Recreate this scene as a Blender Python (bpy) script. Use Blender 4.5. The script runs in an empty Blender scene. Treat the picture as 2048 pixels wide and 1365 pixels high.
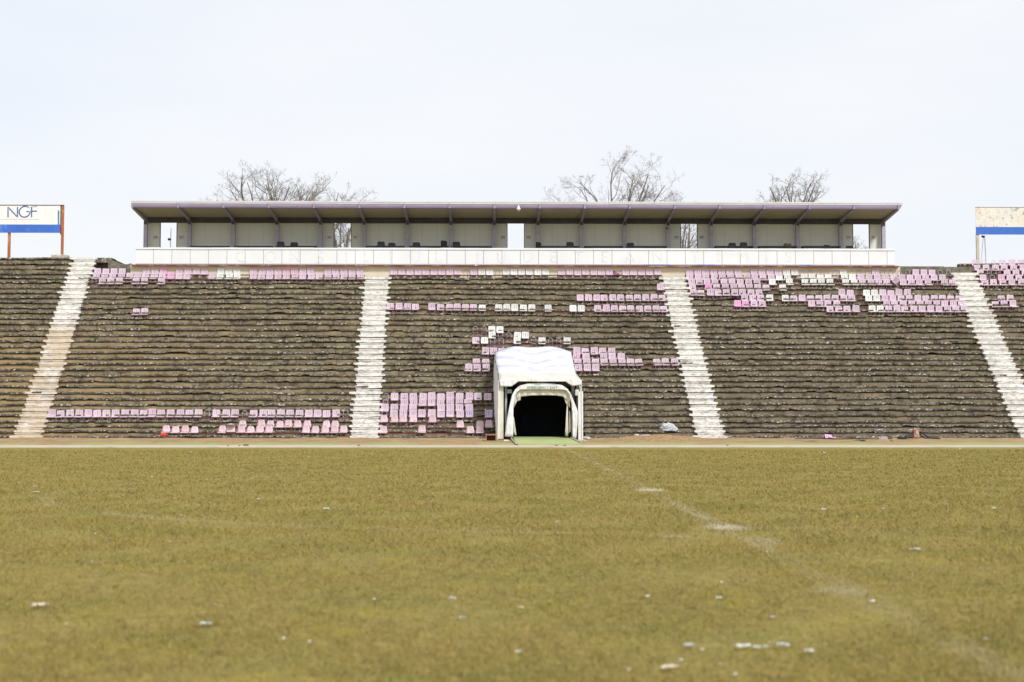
import bpy, bmesh, math, random
import numpy as np
from mathutils import Vector, Matrix, Euler, noise as mnoise

random.seed(7)
rng = np.random.default_rng(11)
SC = bpy.context.scene
COL = SC.collection
R = math.radians

# ------------------------------------------------------------------ camera
F = 2048 * 50.0 / 36.0
CAM_H = 1.03
PITCH = math.atan((851 - 682.5) / F)
YAW = math.atan((1024 - 980) / F)
cd = bpy.data.cameras.new('camera')
cam = bpy.data.objects.new('camera', cd)
COL.objects.link(cam)
cam.location = (0, 0, CAM_H)
cam.rotation_euler = (math.pi / 2 + PITCH, 0, -YAW)
cd.lens = 50
cd.sensor_width = 36
cd.clip_start = 0.1
cd.clip_end = 3000
cd.dof.use_dof = True
cd.dof.focus_distance = 79
cd.dof.aperture_fstop = 2.5
SC.camera = cam
CR = Euler(cam.rotation_euler).to_matrix()


def P(px, py, Y):
    """world point at depth Y seen at photo pixel (px, py)"""
    d = CR @ Vector(((px - 1024) / F, (682.5 - py) / F, -1))
    t = Y / d.y
    return Vector((d.x * t, Y, CAM_H + d.z * t))


def G(px, py, z=0.0):
    """point on the level z seen at photo pixel"""
    d = CR @ Vector(((px - 1024) / F, (682.5 - py) / F, -1))
    t = (z - CAM_H) / d.z
    return Vector((d.x * t, d.y * t, z))


def ZY(py, Y):
    return P(1000, py, Y).z


# ------------------------------------------------------------------ materials
def new_mat(name):
    m = bpy.data.materials.new(name)
    m.use_nodes = True
    nt = m.node_tree
    b = nt.nodes['Principled BSDF']
    return m, nt, b


class NT:
    """tiny node-building helper"""
    def __init__(s, name, rough=0.8, metal=0.0, spec=0.3):
        s.m, s.nt, s.b = new_mat(name)
        s.b.inputs['Roughness'].default_value = rough
        s.b.inputs['Metallic'].default_value = metal
        s.b.inputs['Specular IOR Level'].default_value = spec
        s.geo = s.nt.nodes.new('ShaderNodeNewGeometry')

    def link(s, a, b):
        s.nt.links.new(a, b)

    def pos(s, scale=(1, 1, 1)):
        n = s.nt.nodes.new('ShaderNodeVectorMath')
        n.operation = 'MULTIPLY'
        s.link(s.geo.outputs['Position'], n.inputs[0])
        n.inputs[1].default_value = scale
        return n.outputs[0]

    def noise(s, scale, detail=3, rough=0.6, stretch=(1, 1, 1)):
        n = s.nt.nodes.new('ShaderNodeTexNoise')
        n.inputs['Scale'].default_value = scale
        n.inputs['Detail'].default_value = detail
        n.inputs['Roughness'].default_value = rough
        s.link(s.pos(stretch), n.inputs['Vector'])
        return n.outputs['Fac']

    def voro(s, scale, stretch=(1, 1, 1)):
        n = s.nt.nodes.new('ShaderNodeTexVoronoi')
        n.inputs['Scale'].default_value = scale
        s.link(s.pos(stretch), n.inputs['Vector'])
        return n.outputs['Distance']

    def ramp(s, fac, a, b, lo=0.0, hi=1.0):
        n = s.nt.nodes.new('ShaderNodeMapRange')
        n.inputs['From Min'].default_value = a
        n.inputs['From Max'].default_value = b
        n.inputs['To Min'].default_value = lo
        n.inputs['To Max'].default_value = hi
        s.link(fac, n.inputs['Value'])
        return n.outputs['Result']

    def math(s, op, a, b=None, clamp=False):
        n = s.nt.nodes.new('ShaderNodeMath')
        n.operation = op
        n.use_clamp = clamp
        for i, v in enumerate((a, b)):
            if v is None:
                continue
            if isinstance(v, (int, float)):
                n.inputs[i].default_value = v
            else:
                s.link(v, n.inputs[i])
        return n.outputs[0]

    def mix(s, fac, a, b):
        n = s.nt.nodes.new('ShaderNodeMix')
        n.data_type = 'RGBA'
        for key, v in ((0, fac), (6, a), (7, b)):
            if isinstance(v, (int, float)):
                n.inputs[key].default_value = v
            elif isinstance(v, tuple):
                n.inputs[key].default_value = (*v, 1)
            else:
                s.link(v, n.inputs[key])
        return n.outputs[2]

    def attr(s, name):
        n = s.nt.nodes.new('ShaderNodeAttribute')
        n.attribute_name = name
        return n.outputs['Fac']

    def sep(s):
        n = s.nt.nodes.new('ShaderNodeSeparateXYZ')
        s.link(s.geo.outputs['Position'], n.inputs[0])
        return n.outputs

    def objrand(s):
        n = s.nt.nodes.new('ShaderNodeObjectInfo')
        return n.outputs['Random']

    def color(s, c):
        if isinstance(c, tuple):
            s.b.inputs['Base Color'].default_value = (*c, 1)
        else:
            s.link(c, s.b.inputs['Base Color'])

    def bump(s, h, strength=0.3, dist=0.02):
        n = s.nt.nodes.new('ShaderNodeBump')
        n.inputs['Strength'].default_value = strength
        n.inputs['Distance'].default_value = dist
        s.link(h, n.inputs['Height'])
        s.link(n.outputs[0], s.b.inputs['Normal'])


def plain(name, c, rough=0.7, var=0.12, scale=6, metal=0.0, dark=0.6, spec=0.3, stretch=(1, 1, 1)):
    t = NT(name, rough, metal, spec)
    f = t.ramp(t.noise(scale, 5, 0.65, stretch), 0.35, 0.7)
    cd_ = tuple(x * (1 - var * (1 + dark)) for x in c)
    t.color(t.mix(f, c, cd_))
    return t.m


def paint_worn(name, c, under, amount=0.5, scale=5, rough=0.6, stretch=(1, 1, 1), soft=0.05):
    t = NT(name, rough)
    n1 = t.noise(scale, 8, 0.7, stretch)
    f = t.ramp(n1, amount, amount + soft)
    n2 = t.ramp(t.noise(scale * 0.35, 4), 0.3, 0.75)
    body = t.mix(n2, c, tuple(x * 0.82 for x in c))
    t.color(t.mix(f, body, under))
    return t.m


M = {}


def chalk_mask(t):
    """faded pitch markings as paint on the turf, a function of the world position"""
    x, y, z = t.sep()[0], t.sep()[1], None
    # wobble of the hand-drawn chalk
    wob = t.ramp(t.noise(0.5, 2), 0, 1, -0.12, 0.12)
    xw = t.math('ADD', x, wob)
    # halfway line x = 2.08 + .021 y
    ln = t.math('ABSOLUTE', t.math('SUBTRACT', xw, t.math('ADD', t.math('MULTIPLY', y, 0.0205), 2.06)))
    half = t.ramp(ln, 0.05, 0.16, 1, 0)
    # centre circle
    dx = t.math('SUBTRACT', xw, CEN[0])
    dy = t.math('SUBTRACT', y, CEN[1])
    rr = t.math('SQRT', t.math('ADD', t.math('MULTIPLY', dx, dx), t.math('MULTIPLY', dy, dy)))
    ring = t.ramp(t.math('ABSOLUTE', t.math('SUBTRACT', rr, 9.15)), 0.05, 0.2, 1, 0)
    wear = t.ramp(t.noise(0.35, 3, 0.6), 0.42, 0.66)
    fine = t.ramp(t.noise(25, 2, 0.6), 0.35, 0.6, 0.25, 1)
    m = t.math('MULTIPLY', t.math('MAXIMUM', t.math('MULTIPLY', half, 0.32), t.math('MULTIPLY', ring, 0.20)), t.math('ADD', wear, 0.17))
    # bold chalk patches
    for (cx, cy, ax, ay, w) in SPOTS:
        ex = t.math('DIVIDE', t.math('SUBTRACT', x, cx), ax)
        ey = t.math('DIVIDE', t.math('SUBTRACT', y, cy), ay)
        q = t.math('SQRT', t.math('ADD', t.math('MULTIPLY', ex, ex), t.math('MULTIPLY', ey, ey)))
        q = t.math('ADD', q, t.ramp(t.noise(6, 3), 0, 1, -0.4, 0.4))
        m = t.math('MAXIMUM', m, t.ramp(q, 0.4, 1.1, w, 0))
    return t.math('MULTIPLY', m, fine, True)


CEN = G(1300, 981)
_s = [G(1300, 981), G(1452, 1056), G(1685, 1183), G(1610, 1057)]
SPOTS = [(_s[0].x, _s[0].y, 0.28, 0.55, 0.95), (_s[1].x, _s[1].y, 0.28, 0.42, 0.9),
         (_s[2].x, _s[2].y, 0.2, 0.3, 0.33), (G(1530, 1082).x, G(1530, 1082).y, 0.16, 0.5, 0.35),
         (_s[3].x, _s[3].y, 0.9, 0.08, 0.3), (G(1343, 1073).x, G(1343, 1073).y, 0.2, 0.1, 0.5)]


def grass_color(t, blade):
    big = t.noise(0.16, 4, 0.6)
    mid = t.noise(0.8, 4, 0.65)
    fin = t.noise(5.0, 3, 0.7)
    c = t.mix(t.ramp(big, 0.35, 0.65), GRASS[0], GRASS[1])
    c = t.mix(t.ramp(mid, 0.48, 0.66, 0, 0.75), c, GRASS[2])
    c = t.mix(t.ramp(t.noise(1.7, 4), 0.52, 0.66, 0, 0.7), c, GRASS[3])
    c = t.mix(t.ramp(t.noise(2.9, 4, 0.7), 0.54, 0.68, 0, 0.55), c, (0.235, 0.165, 0.065))
    c = t.mix(t.ramp(fin, 0.4, 0.68, 0, 0.6), c, GRASS[4])
    c = t.mix(t.ramp(t.noise(9.0, 3, 0.7), 0.5, 0.68, 0, 0.6), c, GRASS[5])
    c = t.mix(t.ramp(t.noise(13.0, 3, 0.7), 0.54, 0.7, 0, 0.6), c, GRASS[2])
    if blade:
        c = t.mix(t.ramp(t.attr('rnd'), 0.55, 0.95, 0, 0.55), c, GRASS[5])
        c = t.mix(t.ramp(t.attr('rnd'), 0.25, 0.0, 0, 0.4), c, GRASS[4])
    else:
        c = t.mix(t.ramp(t.noise(40, 3, 0.7), 0.45, 0.65, 0, 0.5), c, GRASS[5])
        c = t.mix(t.ramp(t.noise(22, 3, 0.7), 0.5, 0.7, 0, 0.6), c, GRASS[4])
    c = t.mix(chalk_mask(t), c, (0.62, 0.58, 0.46))
    return c


# straw, olive, green, yellow-green, dark, pale straw
GRASS = [(0.325, 0.246, 0.070), (0.268, 0.219, 0.061), (0.190, 0.202, 0.046), (0.345, 0.286, 0.050), (0.172, 0.134, 0.040), (0.43, 0.335, 0.120)]
t = NT('grass_ground', 0.95, spec=0.1)
t.color(grass_color(t, False))
t.bump(t.noise(18, 4, 0.7), 0.9, 0.05)
M['ground'] = t.m
t = NT('grass_blades', 0.8, spec=0.15)
t.color(grass_color(t, True))
M['blade'] = t.m

# terrace concrete: recessed riser and weathered slab nose
t = NT('terrace_riser', 0.95, spec=0.1)
right = t.ramp(t.sep()[0], -8, 14, 0, 0.45)
c = t.mix(t.ramp(t.noise(0.7, 5, 0.65, (1, 1, 1.5)), 0.36, 0.66), (0.345, 0.275, 0.165), (0.20, 0.16, 0.10))
c = t.mix(right, c, (0.185, 0.155, 0.115))
c = t.mix(t.ramp(t.noise(2.2, 5, 0.72, (1, 1, 0.6)), 0.50, 0.62, 0, 0.85), c, (0.075, 0.062, 0.045))
c = t.mix(t.ramp(t.noise(3.0, 4, 0.7, (1, 1, 1)), 0.58, 0.7, 0, 0.6), c, (0.40, 0.33, 0.22))
c = t.mix(t.ramp(t.noise(11, 4, 0.8), 0.52, 0.68, 0, 0.65), c, (0.06, 0.05, 0.04))
soil = t.math('MULTIPLY', t.ramp(t.sep()[0], -27, -12, 1, 0), t.ramp(t.noise(0.45, 3), 0.33, 0.55))
c = t.mix(t.math('MULTIPLY', soil, t.ramp(t.sep()[2], 7.0, 5.0, 0, 0.75)), c, (0.44, 0.31, 0.15))
t.color(c)
t.bump(t.noise(14, 4, 0.7), 0.6, 0.03)
M['riser'] = t.m
t = NT('terrace_nose', 0.95, spec=0.1)
c = t.mix(t.ramp(t.noise(1.3, 5, 0.7, (1, 1, 1)), 0.38, 0.62), (0.145, 0.122, 0.092), (0.05, 0.043, 0.034))
c = t.mix(t.ramp(t.noise(3.6, 5, 0.75), 0.53, 0.68, 0, 0.85), c, (0.34, 0.285, 0.20))
sp = t.math('MULTIPLY', t.ramp(t.noise(8.5, 4, 0.76, (0.8, 1, 1.5)), 0.535, 0.635), t.ramp(t.noise(0.7, 5, 0.7), 0.37, 0.56))
c = t.mix(sp, c, (0.74, 0.71, 0.65))
c = t.mix(t.ramp(t.noise(0.9, 3, 0.7, (1, 1, 3)), 0.7, 0.76, 0, 0.3), c, (0.5, 0.33, 0.40))
t.color(c)
t.bump(t.noise(16, 4, 0.7), 0.7, 0.03)
M['nose'] = t.m


def stair_mat(name, soily):
    t = NT(name, 0.9, spec=0.15)
    c = t.mix(t.ramp(t.noise(1.4, 4, 0.6), 0.35, 0.7), (0.82, 0.80, 0.76), (0.68, 0.655, 0.61))
    c = t.mix(t.ramp(t.noise(6, 6, 0.84, (0.5, 1, 1.6)), 0.48, 0.62, 0, 0.85), c, (0.27, 0.245, 0.205))
    c = t.mix(t.ramp(t.noise(2.6, 4, 0.7), 0.58, 0.70, 0, 0.65), c, (0.42, 0.37, 0.30))
    if soily:
        band = t.math('MULTIPLY', t.ramp(t.sep()[2], 7.2, 6.4, 0, 1), t.ramp(t.noise(0.7, 3), 0.28, 0.5))
        c = t.mix(t.math('MULTIPLY', band, 0.55), c, (0.56, 0.43, 0.27))
    t.color(c)
    t.bump(t.noise(12, 4), 0.4, 0.02)
    return t.m


M['stair'] = stair_mat('stair_paint', False)
M['stair_soil'] = stair_mat('stair_paint_soiled', True)

M['bank'] = None
t = NT('dirt_bank', 0.95, spec=0.1)
c = t.mix(t.ramp(t.noise(0.9, 5, 0.7), 0.35, 0.65), (0.40, 0.27, 0.14), (0.27, 0.19, 0.10))
c = t.mix(t.ramp(t.noise(8, 4, 0.8), 0.5, 0.7, 0, 0.7), c, (0.52, 0.40, 0.25))
c = t.mix(t.ramp(t.noise(3.5, 4, 0.8), 0.6, 0.72, 0, 0.7), c, (0.14, 0.10, 0.06))
gr = t.math('MULTIPLY', t.ramp(t.sep()[1], 72.6, 71.9, 0, 1), t.ramp(t.noise(0.25, 3, 0.6), 0.36, 0.5))
c = t.mix(t.math('MULTIPLY', gr, 0.85), c, (0.33, 0.36, 0.15))
t.color(c)
t.bump(t.noise(10, 4, 0.7), 0.8, 0.05)
M['bank'] = t.m
M['path'] = paint_worn('concrete_path', (0.56, 0.50, 0.40), (0.34, 0.27, 0.17), 0.52, 0.9, 0.9, (0.5, 1.5, 1), 0.15)
M['mound'] = plain('mound_soil', (0.40, 0.26, 0.13), 0.95, 0.35, 7)
t = NT('artificial_turf', 0.9, spec=0.1)
c = t.mix(t.ramp(t.noise(1.5, 4), 0.35, 0.7), (0.40, 0.45, 0.20), (0.33, 0.385, 0.17))
c = t.mix(t.ramp(t.noise(2.0, 4, 0.7, (0.4, 3, 1)), 0.62, 0.72, 0, 0.6), c, (0.22, 0.27, 0.10))
t.color(c)
M['carpet'] = t.m


def seat_mat(name, c, rough=0.45):
    t = NT(name, rough, spec=0.4)
    v = t.ramp(t.objrand(), 0, 1, 0.0, 0.9)
    a = t.mix(v, c, tuple(x * 0.84 for x in c))
    a = t.mix(t.ramp(t.noise(7, 4, 0.7), 0.55, 0.8, 0, 0.35), a, tuple(min(1, x * 1.15 + 0.03) for x in c))
    t.color(a)
    return t.m


M['seat_P'] = seat_mat('seat_pale_pink', (0.665, 0.525, 0.615))
M['seat_H'] = seat_mat('seat_bright_pink', (0.76, 0.42, 0.64))
M['seat_D'] = seat_mat('seat_rose_pink', (0.68, 0.46, 0.575))
M['seat_W'] = seat_mat('seat_white', (0.76, 0.755, 0.73))
M['seat_L'] = seat_mat('seat_lilac', (0.56, 0.47, 0.62))
M['seat_R'] = seat_mat('seat_salmon_pink', (0.69, 0.52, 0.56))
M['seat_M'] = seat_mat('seat_maroon', (0.20, 0.035, 0.10))
M['frame'] = plain('frame_steel', (0.62, 0.52, 0.64), 0.5, 0.2, 9)
M['rail'] = paint_worn('rail_dark_red', (0.13, 0.035, 0.035), (0.26, 0.15, 0.12), 0.62, 7)

M['lav'] = paint_worn('lavender_paint', (0.42, 0.365, 0.505), (0.54, 0.49, 0.62), 0.6, 2.2, 0.55, (0.3, 1, 4), 0.15)
M['steel'] = plain('lavender_steel', (0.38, 0.35, 0.46), 0.5, 0.15, 3)
M['steel_lt'] = plain('lavender_column', (0.52, 0.49, 0.60), 0.5, 0.15, 3)
M['beam'] = plain('dark_beam', (0.10, 0.095, 0.125), 0.6, 0.2, 2)
M['ceil'] = plain('ceiling_panel', (0.46, 0.415, 0.30), 0.8, 0.06, 0.6)
M['trim'] = paint_worn('white_trim_rusty', (0.80, 0.79, 0.80), (0.55, 0.42, 0.33), 0.62, 1.6, 0.5, (0.25, 1, 6), 0.05)
t = NT('wall_cladding', 0.6, spec=0.3)
c = t.mix(t.ramp(t.noise(0.4, 3), 0.3, 0.7), (0.80, 0.825, 0.75), (0.74, 0.765, 0.70))
t.color(c)
wv = t.nt.nodes.new('ShaderNodeTexWave')
wv.inputs['Scale'].default_value = 3.2
t.link(t.pos(), wv.inputs['Vector'])
t.bump(wv.outputs['Fac'], 0.15, 0.01)
M['wall'] = t.m
M['dark'] = plain('dark_plastic', (0.018, 0.019, 0.022), 0.6, 0.2, 12)
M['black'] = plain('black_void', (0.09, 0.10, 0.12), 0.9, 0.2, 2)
t = NT('parapet_white', 0.75)
c = t.mix(t.ramp(t.noise(0.8, 4), 0.4, 0.75), (0.77, 0.785, 0.80), (0.72, 0.73, 0.73))
c = t.mix(t.ramp(t.noise(2.6, 7, 0.78), 0.655, 0.70, 0, 0.7), c, (0.45, 0.41, 0.36))
t.color(c)
M['parapet'] = t.m
t = NT('ghost_lettering', 0.8)
n = t.ramp(t.noise(6, 5, 0.75, (0.35, 1, 2.2)), 0.42, 0.62)
t.color(t.mix(n, (0.77, 0.785, 0.795), (0.63, 0.625, 0.59)))
M['ghost'] = t.m
M['joint'] = plain('panel_joint', (0.30, 0.29, 0.30), 0.9)
M['lav_strip'] = paint_worn('lavender_strip', (0.52, 0.47, 0.62), (0.16, 0.30, 0.66), 0.60, 0.35, 0.7)
M['rust_strip'] = paint_worn('rusty_flashing', (0.34, 0.12, 0.08), (0.52, 0.34, 0.22), 0.52, 1.5, 0.8)
t = NT('beige_render', 0.95, spec=0.1)
c = t.mix(t.ramp(t.noise(0.9, 5, 0.7), 0.35, 0.7), (0.74, 0.67, 0.53), (0.64, 0.57, 0.44))
c = t.mix(t.ramp(t.noise(1.2, 5, 0.7, (1, 1, 2.5)), 0.56, 0.68, 0, 0.6), c, (0.66, 0.45, 0.27))
c = t.mix(t.ramp(t.noise(5, 5, 0.8), 0.62, 0.74, 0, 0.6), c, (0.24, 0.20, 0.15))
t.color(c)
M['beige'] = t.m
M['grey_conc'] = plain('grey_concrete', (0.22, 0.20, 0.155), 0.95, 0.4, 3)
M['notice'] = plain('notice_white', (0.75, 0.75, 0.76), 0.6, 0.03)
M['ink'] = plain('notice_ink', (0.07, 0.06, 0.10), 0.7)

# tunnel fabrics
t = NT('canopy_fabric', 0.7)
u, v = t.attr('u'), t.attr('v')
au = t.math('ABSOLUTE', t.math('SUBTRACT', u, 0.5))
st = None
for vc, slope, w in ((0.72, 0.62, 0.05), (0.41, 0.66, 0.05), (0.19, 0.40, 0.04)):
    q = t.math('ABSOLUTE', t.math('SUBTRACT', v, t.math('ADD', t.math('MULTIPLY', au, slope), vc)))
    b = t.ramp(q, w * .6, w + 0.04, 1, 0)
    st = b if st is None else t.math('MAXIMUM', st, b)
st = t.math('MULTIPLY', st, t.ramp(t.noise(1.8, 4), 0.3, 0.6, 0.3, 0.9))
c = t.mix(t.ramp(t.noise(1.0, 4), 0.4, 0.75), (0.74, 0.74, 0.75), (0.68, 0.68, 0.68))
c = t.mix(t.math('MULTIPLY', t.ramp(v, 0.15, 0.11, 0, 1), t.ramp(t.noise(1.6, 4, 0.7), 0.3, 0.6, 0.45, 1)), c, (0.56, 0.53, 0.46))
t.color(t.mix(st, c, (0.50, 0.49, 0.71)))
M['canopy'] = t.m
def canvas(name, c, under):
    t = NT(name, 0.75)
    a = t.mix(t.ramp(t.noise(1.6, 6, 0.7, (1.5, 1, 0.5)), 0.42, 0.72), c, under)
    a = t.mix(t.ramp(t.noise(4.5, 6, 0.8, (1.6, 1, 0.5)), 0.58, 0.72, 0, 0.5), a, tuple(x * 0.55 for x in under))
    t.color(a)
    t.bump(t.noise(2.6, 4, 0.6, (2.6, 1.5, 0.6)), 0.8, 0.12)
    return t.m


M['fabric'] = canvas('white_fabric_dirty', (0.78, 0.79, 0.80), (0.70, 0.67, 0.60))
M['cream'] = canvas('cream_fabric', (0.72, 0.69, 0.59), (0.52, 0.46, 0.35))
M['bluefab'] = plain('grey_steel_post', (0.50, 0.54, 0.57), 0.5, 0.15, 3)
M['green_ink'] = paint_worn('faded_green_letter', (0.13, 0.24, 0.14), (0.55, 0.58, 0.52), 0.60, 9)
M['brownbar'] = plain('brown_beam', (0.18, 0.14, 0.10), 0.8, 0.3, 4)

# billboards
t = NT('board_white', 0.7)
c = t.mix(t.ramp(t.noise(1.0, 4), 0.4, 0.7), (0.84, 0.84, 0.82), (0.78, 0.78, 0.76))
edge = t.math('MULTIPLY', t.ramp(t.sep()[2], ZY(413.5, 90.2), ZY(412.0, 90.2)), t.ramp(t.noise(3.5, 4, 0.7, (1, 1, .6)), 0.46, 0.56))
c = t.mix(edge, c, (0.30, 0.11, 0.06))
t.color(c)
M['board'] = t.m
t = NT('board_peeling', 0.8)
c = t.mix(t.ramp(t.noise(1.2, 4), 0.35, 0.7), (0.80, 0.76, 0.66), (0.70, 0.67, 0.61))
c = t.mix(t.ramp(t.noise(0.9, 5, 0.65, (1, 1, 0.8)), 0.54, 0.68, 0, 0.75), c, (0.62, 0.38, 0.16))
c = t.mix(t.ramp(t.noise(3.4, 6, 0.75), 0.56, 0.60, 0, 0.8), c, (0.24, 0.25, 0.25))
t.color(c)
M['peel'] = t.m
M['blue'] = paint_worn('blue_band', (0.06, 0.17, 0.60), (0.12, 0.24, 0.62), 0.58, 2.0, 0.6, (1, 1, 0.5), 0.08)
M['logo'] = paint_worn('faded_blue_letter', (0.09, 0.15, 0.32), (0.36, 0.42, 0.52), 0.56, 3.0)
M['wornbar'] = paint_worn('worn_letter_paint', (0.30, 0.33, 0.42), (0.66, 0.60, 0.60), 0.50, 5)
M['tealbar'] = paint_worn('teal_bar', (0.05, 0.24, 0.42), (0.10, 0.30, 0.48), 0.55, 3)
M['redtext'] = plain('faded_red_letter', (0.80, 0.52, 0.46), 0.8, 0.1, 12)
M['rustpost'] = paint_worn('rusty_post', (0.42, 0.14, 0.065), (0.56, 0.30, 0.17), 0.52, 3, 0.8, (1, 1, .3), 0.1)
M['rustdark'] = plain('dark_rust', (0.20, 0.07, 0.045), 0.85, 0.3, 4)
M['creampost'] = plain('cream_post', (0.60, 0.54, 0.44), 0.7, 0.2, 3)
M['grey'] = plain('grey_metal', (0.42, 0.43, 0.45), 0.45, 0.15, 4)

M['bark'] = plain('tree_bark', (0.235, 0.195, 0.165), 0.9, 0.35, 3)
M['twig'] = plain('tree_twig', (0.29, 0.25, 0.23), 0.9, 0.25, 2)
M['weed'] = plain('weed_leaf', (0.07, 0.15, 0.03), 0.7, 0.3, 9)
M['dustpink'] = plain('dusty_pink', (0.42, 0.33, 0.34), 0.9, 0.3, 9)
M['paper'] = plain('litter_white', (0.72, 0.71, 0.68), 0.8, 0.08, 15)
M['paper_beige'] = plain('litter_beige', (0.70, 0.60, 0.44), 0.85, 0.25, 15)
M['paper_blue'] = plain('litter_pale_blue', (0.60, 0.63, 0.63), 0.7, 0.15, 15)
M['red'] = plain('litter_red', (0.70, 0.07, 0.03), 0.6, 0.1, 10)
M['bag'] = plain('plastic_bag', (0.60, 0.625, 0.645), 0.45, 0.3, 8)
M['wood'] = plain('crate_wood', (0.42, 0.26, 0.16), 0.8, 0.25, 8, stretch=(1, 1, 5))
M['cardboard'] = plain('cardboard', (0.34, 0.19, 0.10), 0.85, 0.15, 5)
M['stone'] = plain('stone_grey', (0.24, 0.20, 0.15), 0.9, 0.35, 10)
M['stone_pale'] = plain('pale_concrete', (0.60, 0.54, 0.45), 0.9, 0.25, 4)
M['boxrust'] = paint_worn('rusty_cabinet', (0.50, 0.42, 0.33), (0.34, 0.11, 0.06), 0.47, 3.5, 0.8)
M['orange'] = plain('litter_orange', (0.72, 0.36, 0.12), 0.7, 0.2, 10)


# ------------------------------------------------------------------ mesh helpers
class MB:
    def __init__(s):
        s.v, s.f, s.mi = [], [], []

    def add(s, verts, faces, mi=0):
        o = len(s.v)
        s.v += [tuple(p) for p in verts]
        s.f += [tuple(i + o for i in f) for f in faces]
        s.mi += [mi] * len(faces)
        return s

    def box(s, x0, x1, y0, y1, z0, z1, mi=0):
        s.add([(x0, y0, z0), (x1, y0, z0), (x1, y1, z0), (x0, y1, z0), (x0, y0, z1), (x1, y0, z1), (x1, y1, z1), (x0, y1, z1)],
              [(0, 3, 2, 1), (4, 5, 6, 7), (0, 1, 5, 4), (1, 2, 6, 5), (2, 3, 7, 6), (3, 0, 4, 7)], mi)
        return s

    def prism_x(s, prof, x0, x1, mi=0):
        """profile of (y, z) extruded along x"""
        n = len(prof)
        v = [(x0, y, z) for y, z in prof] + [(x1, y, z) for y, z in prof]
        f = [tuple(range(n))[::-1], tuple(range(n, 2 * n))]
        f += [(i, (i + 1) % n, n + (i + 1) % n, n + i) for i in range(n)]
        return s.add(v, f, mi)

    def prism_y(s, prof, y0, y1, mi=0):
        """profile of (x, z) extruded along y"""
        n = len(prof)
        v = [(x, y0, z) for x, z in prof] + [(x, y1, z) for x, z in prof]
        f = [tuple(range(n)), tuple(range(n, 2 * n))[::-1]]
        f += [(i, n + i, n + (i + 1) % n, (i + 1) % n) for i in range(n)]
        return s.add(v, f, mi)

    def tube(s, pts, rad, n=6, mi=0, cap=True):
        pts = [Vector(p) for p in pts]
        rads = rad if isinstance(rad, (list, tuple)) else [rad] * len(pts)
        vs, fs = [], []
        for i, p in enumerate(pts):
            d = (pts[min(i + 1, len(pts) - 1)] - pts[max(i - 1, 0)]).normalized()
            a = d.orthogonal().normalized() if abs(d.z) > 0.95 else d.cross(Vector((0, 0, 1))).normalized()
            b = d.cross(a)
            for k in range(n):
                th = 2 * math.pi * k / n
                vs.append(p + (a * math.cos(th) + b * math.sin(th)) * rads[i])
        for i in range(len(pts) - 1):
            for k in range(n):
                fs.append((i * n + k, i * n + (k + 1) % n, (i + 1) * n + (k + 1) % n, (i + 1) * n + k))
        if cap:
            fs.append(tuple(range(n))[::-1])
            fs.append(tuple(range((len(pts) - 1) * n, len(pts) * n)))
        return s.add(vs, fs, mi)

    def mesh(s, name, mats):
        me = bpy.data.meshes.new(name)
        me.from_pydata(s.v, [], s.f)
        for m in (mats if isinstance(mats, (list, tuple)) else [mats]):
            me.materials.append(m)
        if any(s.mi):
            me.polygons.foreach_set('material_index', s.mi)
        me.update()
        return me

    def build(s, name, mats, parent=None, origin=None, smooth=False):
        """links the collected shape as ONE object; with a parent it is placed relative to it"""
        base = Vector((0, 0, 0))
        if parent is not None:
            base = parent.get('_o', None)
            base = Vector(base) if base is not None else Vector((0, 0, 0))
        elif origin is not None:
            base = Vector(origin)
        s.v = [tuple(Vector(p) - base) for p in s.v]
        me = s.mesh(name, mats)
        if smooth:
            me.polygons.foreach_set('use_smooth', [True] * len(me.polygons))
        o = bpy.data.objects.new(name, me)
        COL.objects.link(o)
        if parent is not None:
            o.parent = parent
            o['_o'] = tuple(base)
        else:
            o.location = base
            o['_o'] = tuple(base)
        return o


def tag(o, label=None, cat=None, group=None, kind=None):
    if label:
        o['label'] = label
    if cat:
        o['category'] = cat
    if group:
        o['group'] = group
    if kind:
        o['kind'] = kind
    return o


def thing(name, loc, label, cat, group=None, kind=None):
    o = bpy.data.objects.new(name, None)
    COL.objects.link(o)
    o.location = loc
    o.empty_display_size = 0.2
    o['_o'] = tuple(loc)
    return tag(o, label, cat, group, kind)


def copy_tree(o):
    c = o.copy()
    COL.objects.link(c)
    for ch in o.children:
        d = ch.copy()
        COL.objects.link(d)
        d.parent = c
        for g in ch.children:
            e = g.copy()
            COL.objects.link(e)
            e.parent = d
    return c


def bevel_mesh(me, w=0.01, seg=1):
    bm = bmesh.new()
    bm.from_mesh(me)
    bmesh.ops.bevel(bm, geom=list(bm.edges), offset=w, segments=seg, affect='EDGES', profile=0.5)
    bm.to_mesh(me)
    bm.free()


# ------------------------------------------------------------------ ground
mb = MB()
mb.add([(-700, -300, 0), (700, -300, 0), (700, 900, 0), (-700, 900, 0)], [(0, 1, 2, 3)])
tag(mb.build('ground', M['ground']), 'dry olive brown grass pitch with faded chalk lines', 'pitch', kind='structure')


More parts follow.
